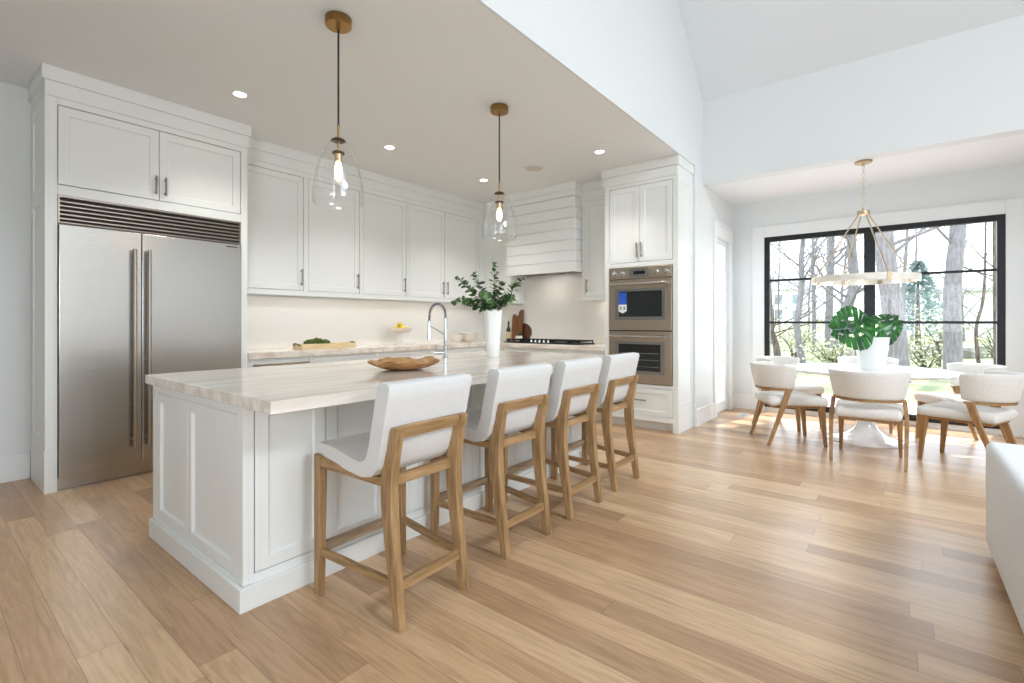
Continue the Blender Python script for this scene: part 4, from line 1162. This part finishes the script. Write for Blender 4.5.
for k in range(8):
    a = radians(28 + 45 * k); b = B(); da = 0.036
    pr = [(RR + 0.004, z0 - 0.004), (RR + 0.004, z1 + 0.004), (RR - 0.036, z1 + 0.004), (RR - 0.036, z0 - 0.004)]
    if k % 2:
        pr = [(RR - 0.033, z0 - 0.004), (RR - 0.033, z1 - 0.02), (RR - 0.045, z1 - 0.02), (RR - 0.045, z0 - 0.004)]
    b.loft([[(hx_ + r * cos(a + s_ * da), hy_ + r * sin(a + s_ * da), z) for r, z in pr] for s_ in (-1, 0, 1)])
    b.build('clip', 'pale_brass', t)
    a2 = radians(28 + 22.5 + 45 * k); r_ = RR - 0.045
    b = B(); b.tube([(hx_ + r_ * cos(a2 - 0.07), hy_ + r_ * sin(a2 - 0.07), z0 + 0.018), (hx_ + r_ * cos(a2 + 0.07), hy_ + r_ * sin(a2 + 0.07), z0 + 0.018)], 0.012, 10)
    b.build('lamp', 'ring_lamp_glow', t)

# ================================================================== DINING NOOK
tcx, tcy, TZ = 6.13, 0.262, 0.725
t = thing('dining_table', 'round glossy white pedestal dining table in front of the black window', 'table', (tcx, tcy, 0))
B().lathe([(0.30, TZ - 0.045), (0.62, TZ - 0.042), (0.715, TZ - 0.028), (0.748, TZ - 0.012), (0.752, TZ - 0.006), (0.748, TZ - 0.001), (0.740, TZ), (0.001, TZ)], tcx, tcy, 80).build('tabletop', 'tulip_white', t, smooth=30)
B().lathe([(0.345, 0.0), (0.348, 0.006), (0.335, 0.014), (0.26, 0.032), (0.17, 0.062), (0.105, 0.115), (0.068, 0.20), (0.052, 0.32), (0.055, 0.45), (0.078, 0.58), (0.12, 0.66), (0.18, TZ - 0.045)], tcx, tcy, 56).build('pedestal', 'tulip_white', t, smooth=60)


def make_dining_chair():
    t = thing('dining_chair', '', 'dining chair', (0, 0, 0), 'dining chairs round the white table')
    # cushion, seen from above: rounded, wider at the front
    def cush(co):
        k = (co.x + 0.26) / 0.54
        return Vector((co.x, co.y * (0.90 + 0.10 * k), co.z + 0.012 * (1 - (co.y / 0.26) ** 2) * (1 if co.z > 0.43 else 0.15)))
    tb = bmesh.new(); b = B()
    b.rbox(-0.245, 0.285, -0.255, 0.255, 0.385, 0.470, 0.035, 5, fn=cush)
    b.build('seat', 'fabric_linen', t, smooth=60)
    # curved upholstered back: swept rounded section
    rings = []; NA = 28
    for i in range(NA + 1):
        a = radians(-92 + 184 * i / NA)
        cxp = 0.035 - 0.335 * cos(a * 0.80) if False else None
        rx, ry = 0.262, 0.256
        px_, py_ = -0.035 - rx * cos(a), ry * sin(a)
        nrm = Vector((-cos(a) / rx, sin(a) / ry, 0)).normalized()
        endf = min(1.0, (min(i, NA - i)) / 3.0); th = 0.026 * (0.55 + 0.45 * endf); hgt = 0.118 * (0.90 + 0.10 * endf)
        zc_ = 0.670
        ring = []
        for k in range(16):
            q = 2 * pi * k / 16; ex = 0.42
            u_ = th * (abs(cos(q)) ** ex) * (1 if cos(q) > 0 else -1); v_ = hgt * (abs(sin(q)) ** ex) * (1 if sin(q) > 0 else -1)
            leanb = 0.20 * v_
            ring.append(Vector((px_, py_, zc_ + v_)) + nrm * (u_ + leanb))
        rings.append(ring)
    B().loft(rings).build('backrest', 'fabric_linen', t, smooth=60)
    # wood rail hugging the underside of the back
    rings = []
    for i in range(NA + 1):
        a = radians(-88 + 176 * i / NA); rx = 0.240
        px_, py_ = -0.035 - rx * cos(a), rx * sin(a); nrm = Vector((-cos(a), sin(a), 0))
        rings.append([Vector((px_, py_, z)) + nrm * w_ for w_, z in ((-0.02, 0.534), (0.018, 0.534), (0.018, 0.552), (-0.02, 0.552))])
    B().loft(rings).build('back_rail', 'chair_wood', t)
    for s_ in (-1, 1):
        b = B(); rings = []
        for z, xc, yc, dx, dy in ((0.0, -0.265, 0.252, 0.026, 0.024), (0.20, -0.198, 0.258, 0.036, 0.028), (0.40, -0.130, 0.262, 0.046, 0.030), (0.537, -0.082, 0.248, 0.054, 0.032)):
            rings.append([(xc - dx / 2, s_ * (yc - dy / 2), z), (xc + dx / 2, s_ * (yc - dy / 2), z), (xc + dx / 2, s_ * (yc + dy / 2), z), (xc - dx / 2, s_ * (yc + dy / 2), z)])
        b.loft(rings); sname(b.build('leg', 'chair_wood', t, bevel=0.003), 'slanted wooden rear leg')
        b = B(); rings = []
        for z, xc, yc, d in ((0.0, 0.262, 0.222, 0.026), (0.20, 0.245, 0.218, 0.036), (0.392, 0.228, 0.214, 0.048)):
            rings.append([(xc - d / 2, s_ * (yc - d / 2), z), (xc + d / 2, s_ * (yc - d / 2), z), (xc + d / 2, s_ * (yc + d / 2), z), (xc - d / 2, s_ * (yc + d / 2), z)])
        b.loft(rings); sname(b.build('leg', 'chair_wood', t, bevel=0.003), 'tapered wooden front leg')
    b = B(); b.box(-0.20, 0.21, -0.205, 0.205, 0.362, 0.388); b.build('seat_frame', 'chair_wood', t, bevel=0.003)
    return t


chair = make_dining_chair()
spots = [(5.295, 0.210, 0.0, 'white dining chair with its back straight to the camera, nearest of the six'),
         (5.600, 0.890, -60.0, 'white dining chair at the glazed-door end, seen from behind, nearest that door'),
         (5.690, -0.470, 68.0, 'white dining chair partly behind the white sofa corner'),
         (6.945, 0.290, 180.0, 'white dining chair across the table, behind the white planter'),
         (6.430, 1.015, -112.0, 'white dining chair between the table and the window end near the glazed door'),
         (6.490, -0.475, 113.0, 'white dining chair across the table, facing the camera beside the right window pane')]
for i, (x, y, a, lab) in enumerate(spots):
    c_ = chair if i == 0 else copy_tree(chair)
    c_.location = (x, y, 0); c_.rotation_euler = (0, 0, radians(a)); c_['label'] = lab

# planter with two split leaves
gx, gy = 6.11, 0.215
b = B(); b.lathe([(0.098, TZ), (0.102, TZ + 0.004), (0.118, TZ + 0.10), (0.136, TZ + 0.22), (0.150, TZ + 0.328), (0.145, TZ + 0.330), (0.130, TZ + 0.22), (0.10, TZ + 0.03), (0.001, TZ + 0.025)], gx, gy, 48)
tag(b.build('planter', 'ceramic_white', smooth=50), 'wide white planter in the middle of the dining table', 'vase')


def monstera(lab, base, centre, tipdir, nrm, L, Wd, seed):
    """split leaf: lobes as separate fingers joined along the midrib"""
    rnd = random.Random(seed)
    t = thing('monstera_leaf', lab, 'leaf', base, 'split leaves in the white planter')
    base, c, tip, nrm = Vector(base), Vector(centre), Vector(tipdir).normalized(), Vector(nrm).normalized()
    tip = (tip - nrm * tip.dot(nrm)).normalized(); sd = nrm.cross(tip)
    root = c - tip * (L * 0.30)
    mid = base.lerp(root, 0.6) + Z * 0.02
    pts = [base * (1 - u) ** 2 + mid * 2 * u * (1 - u) + root * u * u for u in (k / 10 for k in range(11))]
    B().tube(pts, 0.0042, 8).build('stem', 'stem_green', t)
    P = lambda a, w_: root + tip * (a * L) + sd * (w_ * Wd) + nrm * (-0.10 * L * a * a - 0.22 * Wd * w_ * w_ * (1 if abs(w_) > .0 else 0) + 0.03 * L * sin(abs(w_) * 9))
    b = B()
    def half(a):   # half width of a heart shape along the rib, a in [-0.25, 0.75]
        u = (a + 0.28) / 1.03
        return 0.5 * (max(0.0, sin(pi * min(1, max(0, u)) ** 0.62))) ** 0.65
    lobes = 7
    for s_ in (-1, 1):
        for k in range(lobes):
            r0 = 0.62 * k / lobes; r1 = 0.62 * (k + 1) / lobes                    # on the rib
            e0 = -0.27 + 1.0 * (k / lobes) ** 1.05; e1 = -0.27 + 1.0 * ((k + 1) / lobes) ** 1.05   # at the rim
            g = 0.011 if k else 0.0
            nseg = 7
            lo, hi = [], []
            for i in range(nseg + 1):
                u = i / nseg
                cut = g * max(0, (u - 0.45) / 0.55)
                am = r0 + (e0 - r0) * u + cut; ap = r1 + (e1 - r1) * u - (0.011 * max(0, (u - 0.45) / 0.55))
                h0 = half(e0 + cut) * (1 if u < 1 else 0.95); h1 = half(e1 - 0.02)
                lo.append(b.bm.verts.new(P(am, s_ * u * h0))); hi.append(b.bm.verts.new(P(ap, s_ * u * h1)))
            for i in range(nseg):
                if i == 2 and 1 <= k <= 5 and s_ * ((k % 2) * 2 - 1) > 0:
                    continue                                                      # the oval holes beside the rib
                q = [lo[i], lo[i + 1], hi[i + 1], hi[i]]
                b.bm.faces.new(q if s_ > 0 else q[::-1])
    bmesh.ops.remove_doubles(b.bm, verts=list(b.bm.verts), dist=0.0006)
    o_ = b.build('blade', 'leaf_monstera', t, recalc=False, smooth=60)
    sl = o_.modifiers.new('thickness', 'SOLIDIFY'); sl.thickness = 0.0015
    return t


pz = TZ + 0.06
monstera('larger split leaf spreading left over the white planter', (gx - 0.02, gy + 0.03, pz), Vector((gx, gy, 0)) - RT * 0.315 - FW * 0.10 + Z * 1.145, -RT * 1.0 - Z * 0.12, -FW * 0.95 + Z * 0.28 - RT * 0.05, 0.42, 0.48, 1)
monstera('smaller split leaf turned sideways, right of the white planter', (gx + 0.02, gy - 0.03, pz), Vector((gx, gy, 0)) + RT * 0.10 - FW * 0.08 + Z * 1.165, RT * 0.85 + Z * 0.50, -FW * 0.90 - RT * 0.25 + Z * 0.22, 0.36, 0.34, 2)

# ================================================================== SOFA
t = thing('sofa', 'white upholstered sofa at the edge of the dining area, only its back corner showing', 'sofa', (2.3, -0.85, 0))
sx0, sx1, sy0, sy1 = 1.15, 3.535, -1.32, -0.352
B().rbox(sx0, sx1, sy1 - 0.20, sy1, 0.045, 0.585, 0.035, 5).build('backrest', 'fabric_sofa', t, smooth=60)
for xa, xb in ((sx1 - 0.19, sx1 - 0.001), (sx0 + 0.001, sx0 + 0.19)):
    B().rbox(xa, xb, sy0, sy1 - 0.19, 0.045, 0.56, 0.035, 5).build('armrest', 'fabric_sofa', t, smooth=60)
B().rbox(sx0 + 0.18, sx1 - 0.18, sy0 + 0.02, sy1 - 0.18, 0.045, 0.30, 0.02, 3).build('base', 'fabric_sofa', t, smooth=60)
for k in range(2):
    w_ = (sx1 - sx0 - 0.39) / 2; xa = sx0 + 0.195 + k * w_
    B().rbox(xa, xa + w_ - 0.005, sy0, sy1 - 0.205, 0.30, 0.44, 0.04, 5).build('seat_cushion', 'fabric_sofa', t, smooth=60)
for xx in (sx0 + 0.12, sx1 - 0.12):
    for yy in (sy0 + 0.1, sy1 - 0.12):
        B().lathe([(0.02, 0), (0.026, 0.05)], xx, yy, 12).build('leg', 'walnut_dark', t)

# ================================================================== OUTDOORS
struct(B().box(7.46, 10.6, -6, 8, -0.30, -0.16).build('terrace', 'brick_patio', smooth=0), 'pink brick terrace outside the window')
b = B()  # gently rising lawn
nx_, ny_ = 20, 24; gv = []
for i in range(nx_ + 1):
    for j in range(ny_ + 1):
        x = 10.6 + 110 * (i / nx_) ** 1.6; y = -60 + 110 * j / ny_
        gv.append(b.bm.verts.new((x, y, -0.2 + 0.018 * (x - 10.6) + 0.12 * sin(x * .5) * sin(y * .4))))
for i in range(nx_):
    for j in range(ny_):
        a = i * (ny_ + 1) + j; b.bm.faces.new((gv[a], gv[a + ny_ + 1], gv[a + ny_ + 2], gv[a + 1]))
struct(b.build('lawn', 'lawn', recalc=True), 'pale spring lawn sloping up beyond the terrace')
def gz_(x, y): return -0.2 + 0.018 * (x - 10.6) + 0.12 * sin(x * .5) * sin(y * .4) if x > 10.6 else -0.16


def grow(b, p, d, L, r, depth, rnd, bend=0.25, split=(2, 3)):
    pts = [Vector(p)]; rad = [r]; d = Vector(d).normalized(); n_ = 5
    for k in range(n_):
        d = (d + Vector((rnd.uniform(-1, 1), rnd.uniform(-1, 1), rnd.uniform(-.4, .8))) * bend * 0.5).normalized()
        pts.append(pts[-1] + d * L / n_); rad.append(r * (1 - 0.55 * (k + 1) / n_))
    b.tube(pts, rad, 6 if depth < 2 else 4)
    if depth >= 4 or r < 0.005: return
    for k in range(rnd.randint(*split) + (1 if depth < 2 else 0)):
        i = rnd.randint(2, n_); q = pts[i]
        a = rnd.uniform(0, 2 * pi); sdv = Vector((cos(a), sin(a), rnd.uniform(0.1, 0.9)))
        grow(b, q, (d * 0.7 + sdv * 0.8), L * rnd.uniform(0.5, 0.75), rad[i] * rnd.uniform(0.45, 0.7), depth + 1, rnd, 0.35, split)


def tree(lab, path, rads, seed, bark='bark_grey', group='bare trees outside the window', nb=6, bl=1.6, b0=0.35):
    rnd = random.Random(seed)
    x, y = path[0][0], path[0][1]
    t = thing('bare_tree', lab, 'tree', (x, y, path[0][2]), group)
    # smooth the trunk path
    P = [Vector(q) for q in path]; pts, rr_ = [], []
    for i in range(len(P) - 1):
        p0, p1, p2, p3 = P[max(i - 1, 0)], P[i], P[i + 1], P[min(i + 2, len(P) - 1)]
        for k in range(6):
            u = k / 6
            pts.append(0.5 * ((2 * p1) + (p2 - p0) * u + (2 * p0 - 5 * p1 + 4 * p2 - p3) * u * u + (3 * p1 - p0 - 3 * p2 + p3) * u ** 3)); rr_.append(rads[i] + (rads[i + 1] - rads[i]) * u)
    pts.append(P[-1]); rr_.append(rads[-1])
    B().tube(pts, rr_, 12).build('trunk', bark, t, smooth=80)
    b = B()
    for k in range(nb):
        i = int(len(pts) * (b0 + (0.98 - b0) * (k + rnd.random() * .6) / nb)); i = min(i, len(pts) - 1)
        a = rnd.uniform(0, 2 * pi)
        grow(b, pts[i], (cos(a), sin(a), rnd.uniform(.25, .9)), bl * rnd.uniform(.7, 1.2), min(0.045, rr_[i] * rnd.uniform(.22, .4)), 1, rnd)
    b.build('branches', bark, t, smooth=80)


tree('thick grey trunk seen just right of the window mullion, behind the white planter', [(14.06, 0.0, -0.3), (14.04, 0.04, 0.58), (13.95, 0.14, 1.71), (13.88, 0.23, 2.62), (13.84, 0.28, 3.41), (13.83, 0.3, 6.0)], [0.235, 0.215, 0.20, 0.19, 0.185, 0.14], 1, nb=5, bl=2.4, b0=0.6)
tree('thick straight grey trunk in the right half of the window', [(16.18, -1.04, -0.3), (16.18, -1.04, 0.77), (16.16, -1.02, 1.76), (16.21, -1.08, 2.74), (16.26, -1.14, 3.61), (16.3, -1.2, 6.4)], [0.195, 0.18, 0.17, 0.165, 0.16, 0.12], 2, nb=5, bl=2.6, b0=0.6)
tree('grey tree with a curved trunk just left of the window mullion', [(17.91, 1.59, -0.3), (17.97, 1.52, 0.5), (18.01, 1.47, 1.12), (18.22, 1.21, 1.8), (18.32, 1.09, 2.51), (18.28, 1.14, 3.44), (18.28, 1.14, 4.21), (18.3, 1.11, 7.0)], [0.20, 0.17, 0.155, 0.145, 0.135, 0.13, 0.12, 0.08], 3, nb=15, bl=2.0)
tree('slim straight grey tree in the left half of the window, further back', [(21.4, 2.03, -0.4), (21.4, 2.03, 1.29), (21.42, 2.0, 2.78), (21.45, 1.97, 4.44), (21.49, 1.91, 8.5)], [0.15, 0.135, 0.125, 0.115, 0.07], 4, nb=15, bl=2.2)
tree('wavy slender tree with forked branches in the left window half', [(16.2, 2.15, -0.3), (16.12, 2.23, 0.41), (16.07, 2.3, 1.13), (16.12, 2.23, 1.85), (16.16, 2.19, 2.43), (16.14, 2.21, 3.0), (16.18, 2.16, 3.72), (16.23, 2.1, 6.0)], [0.12, 0.095, 0.085, 0.08, 0.075, 0.07, 0.062, 0.03], 5, nb=20, bl=1.8, b0=0.3)
tree('thin dark tree at the right edge of the window', [(18.3, -2.08, -0.3), (18.26, -2.05, 1.8), (18.24, -2.03, 3.14), (18.21, -1.99, 6.0)], [0.09, 0.08, 0.07, 0.03], 6, 'bark_brown', nb=10, bl=1.5, b0=0.25)
tree('leaning thin tree at the left edge of the window', [(19.12, 3.3, -0.3), (19.06, 3.37, 0.41), (18.97, 3.48, 0.87), (18.95, 3.5, 1.29), (18.88, 3.59, 4.2)], [0.13, 0.11, 0.09, 0.07, 0.03], 7, 'bark_brown', nb=10, bl=1.7, b0=0.2)
tree('thin tree standing behind the wavy slender tree', [(23.39, 2.74, -0.4), (23.39, 2.74, 2.13), (23.37, 2.77, 4.19), (23.42, 2.71, 8)], [0.085, 0.075, 0.06, 0.03], 8, nb=18, bl=2.0, b0=0.15)
tree('thin dark sapling between the thick straight trunk and the right window edge', [(19.36, -1.83, -0.3), (19.29, -1.74, 0.98), (19.43, -1.92, 2.14), (19.47, -1.96, 5)], [0.05, 0.042, 0.035, 0.015], 9, 'bark_brown', nb=10, bl=1.4, b0=0.15)
tree('thin tree behind the two thick grey trunks', [(25.73, -0.19, -0.4), (25.68, -0.13, 2.13), (25.76, -0.23, 4.19), (25.91, -0.42, 8)], [0.08, 0.07, 0.06, 0.03], 10, nb=18, bl=2.2, b0=0.15)
rnd = random.Random(77)
far_labels = ['far bare tree beside the distant white house on the left', 'far bare tree seen under the chandelier ring, left part', 'far bare tree between the curved trunk and the mullion', 'far bare tree beside the blue-green spruce',
              'far bare tree in front of the long white house on the right', 'far bare tree at the far right corner of the lawn', 'far bare tree seen through the glazed door', 'far bare tree near the left window edge, behind the leaning one']
for i, (x, y) in enumerate(((33, 5.6), (29, 3.6), (30, 2.2), (32, -0.5), (34, -2.6), (31, -3.9), (13.0, 6.2), (27, 5.2))):
    g0 = gz_(x, y); h_ = rnd.uniform(7, 9.5); r_ = rnd.uniform(.05, .09)
    tree(far_labels[i], [(x, y, g0 - .1), (x + rnd.uniform(-.1, .1), y + rnd.uniform(-.15, .15), g0 + h_ * .3), (x + rnd.uniform(-.2, .2), y + rnd.uniform(-.3, .3), g0 + h_ * .6), (x, y + rnd.uniform(-.4, .4), g0 + h_)], [r_, r_ * .8, r_ * .6, r_ * .2], 30 + i, nb=20, bl=2.4, b0=0.15)

# blue-green spruce
t = thing('spruce_tree', 'blue-green spruce between the two thick grey trunks', 'tree', (28.7, -0.67, gz_(28.7, -0.67)), None)
g0 = gz_(28.7, -0.67)
B().tube([(28.7, -0.67, g0 - 0.1), (28.7, -0.67, g0 + 3.9)], [0.12, 0.02], 8).build('trunk', 'bark_brown', t)
b = B(); rnd = random.Random(9)
for k in range(1400):
    u = rnd.random() ** 0.8; zz = g0 + 0.5 + u * 3.4; r_ = (1.25 * (1 - u) ** 0.8 + 0.06) * rnd.uniform(0.25, 1.0); a = rnd.uniform(0, 2 * pi)
    c = Vector((28.7 + r_ * cos(a), -0.67 + r_ * sin(a), zz - r_ * 0.12)); d = Vector((cos(a), sin(a), rnd.uniform(-.2, .25))) * rnd.uniform(.12, .24); s_ = Vector((-sin(a), cos(a), 0)) * .06
    b.face([c - s_, c + d, c + s_]); b.face([c - Z * .05, c + d, c + Z * .05])
b.build('needles', 'spruce', t, recalc=False, smooth=0)

# low shrubs with new leaves
def shrub(lab, x, y, r, h, seed, n_=420):
    rnd = random.Random(seed); g0 = gz_(x, y); t = thing('shrub', lab, 'shrub', (x, y, g0), 'budding shrubs on the lawn')
    b = B(); tips = []
    for k in range(16):
        a = rnd.uniform(0, 2 * pi); rr_ = r * rnd.uniform(.3, 1); p3 = Vector((x + rr_ * cos(a), y + rr_ * sin(a), g0 + h * rnd.uniform(.5, 1)))
        p0 = Vector((x + rnd.uniform(-.08, .08), y + rnd.uniform(-.08, .08), g0 - .05)); p1 = p0.lerp(p3, .5) + Z * .15 * h
        pts = [p0 * (1 - u) ** 2 + p1 * 2 * u * (1 - u) + p3 * u * u for u in (q / 6 for q in range(7))]
        b.tube(pts, [.018 - .013 * q / 6 for q in range(7)], 4); tips += pts[2:]
    b.build('stems', 'bark_brown', t)
    b = B()
    for k in range(n_):
        c = rnd.choice(tips) + Vector((rnd.gauss(0, .16), rnd.gauss(0, .16), rnd.gauss(0, .12))) * r
        a = rnd.uniform(0, 2 * pi); leaf_disc(b, c, (rnd.gauss(0, 1), rnd.gauss(0, 1), 1), (cos(a), sin(a), .2), .08, .06)
    b.build('leaves', 'spring_leaf', t, recalc=False, smooth=0)


for i, (x, y, r_, h_, lab) in enumerate(((15.5, 1.35, .7, .9, 'budding shrub seen over the table, left of the mullion'), (17.5, -0.55, .8, 1.0, 'budding shrub between the two thick trunks'), (20.5, 3.0, .9, 1.1, 'budding shrub in the left window half'),
                                         (19.5, -2.3, .9, 1.2, 'budding shrub at the right window edge'), (24.0, -1.3, 1.2, 1.7, 'budding shrub in front of the long white house'), (25.5, 1.2, 1.3, 1.6, 'large budding shrub behind the white planter'),
                                         (26.0, 3.6, 1.3, 1.7, 'budding shrub in front of the distant left house'), (10.8, 4.6, .9, 1.2, 'budding shrub outside the glazed door'))):
    shrub(lab, x, y, r_, h_, 60 + i)

# low stone wall across the lawn and a post
b = B(); rnd = random.Random(12)
yy = -3.6
while yy < 1.2:
    l_ = rnd.uniform(.25, .5); h_ = rnd.uniform(.32, .42); x_ = 21.3 + rnd.uniform(-.05, .05) - (yy + 1.2) * 0.75; b.rbox(x_ - .18, x_ + .18, yy, yy + l_ - .01, gz_(21, yy) - .1, gz_(21, yy) + h_, .05, 2); yy += l_
tag(b.build('garden_wall', 'stone_wall'), 'low pale stone garden wall crossing the lawn in the right window half', 'garden wall')
b = B(); b.box(18.55, 18.67, -0.95, -0.83, -0.25, 0.62); b.box(18.50, 18.72, -1.0, -0.78, 0.62, 0.68)
tag(b.build('garden_post', 'bark_brown', bevel=0.01), 'short dark garden post beside the thick straight trunk', 'post')


def house(name, lab, x, y, rz, L, D, H, RH, wins, roof_over=0.4):
    g0 = gz_(x, y) - 0.2
    t = thing(name, lab, 'house', (x, y, g0)); ORG[t.name] = (0, 0, 0)
    B().box(-D / 2, D / 2, -L / 2, L / 2, 0, H).build('walls', 'house_white', t, smooth=0)
    o = roof_over
    b = B(); b.prism([(-D / 2 - o, H - 0.1), (0, H + RH), (D / 2 + o, H - 0.1), (D / 2 + o, H + 0.1), (0, H + RH + .25), (-D / 2 - o, H + .1)], (0, -L / 2 - o, 0), X, Z, Y, L + 2 * o); b.build('roof', 'house_roof', t, smooth=0)
    b = B(); b.prism([(-D / 2, H), (D / 2, H), (0, H + RH)], (0, -L / 2, 0), X, Z, Y, L); b.build('gable', 'house_white', t, smooth=0)
    for (yc, zc_, w_, h_) in wins:
        f = B(); f.box(-D / 2 - .06, -D / 2, yc - w_ / 2 - .08, yc + w_ / 2 + .08, zc_ - h_ / 2 - .08, zc_ + h_ / 2 + .08); f = f.build('window', 'house_white', t, smooth=0)
        B().box(-D / 2 - .075, -D / 2 - .055, yc - w_ / 2, yc + w_ / 2, zc_ - h_ / 2, zc_ + h_ / 2).build('pane', 'house_glass', f, smooth=0)
    if not wins:
        for yc in (-2.0, 1.4):
            b = B(); b.box(-D / 2 - .05, -D / 2, yc - 1.3, yc + 1.3, 0, 2.3)
            for q in range(1, 4): b.box(-D / 2 - .07, -D / 2 - .05, yc - 1.2, yc + 1.2, q * .57 - .22, q * .57 + .22)
            b.build('garage_door', 'fence_white', t, smooth=0)
    t.rotation_euler = (0, 0, rz)


house('garage', 'long low white building with a pale wall behind the thick straight trunk', 44.5, -4.8, radians(-8), 8.0, 6, 3.0, 0.9, [])
house('house', 'distant white two-storey house in the left window half', 84, 14.2, radians(6), 7.5, 8, 5.0, 2.2, [(-2.2, 3.6, 1.0, 1.4), (0, 3.6, 1.0, 1.4), (2.2, 3.6, 1.0, 1.4), (-2.2, 1.4, 1.0, 1.4), (0, 1.4, 1.0, 1.4), (2.2, 1.4, 1.0, 1.4)])
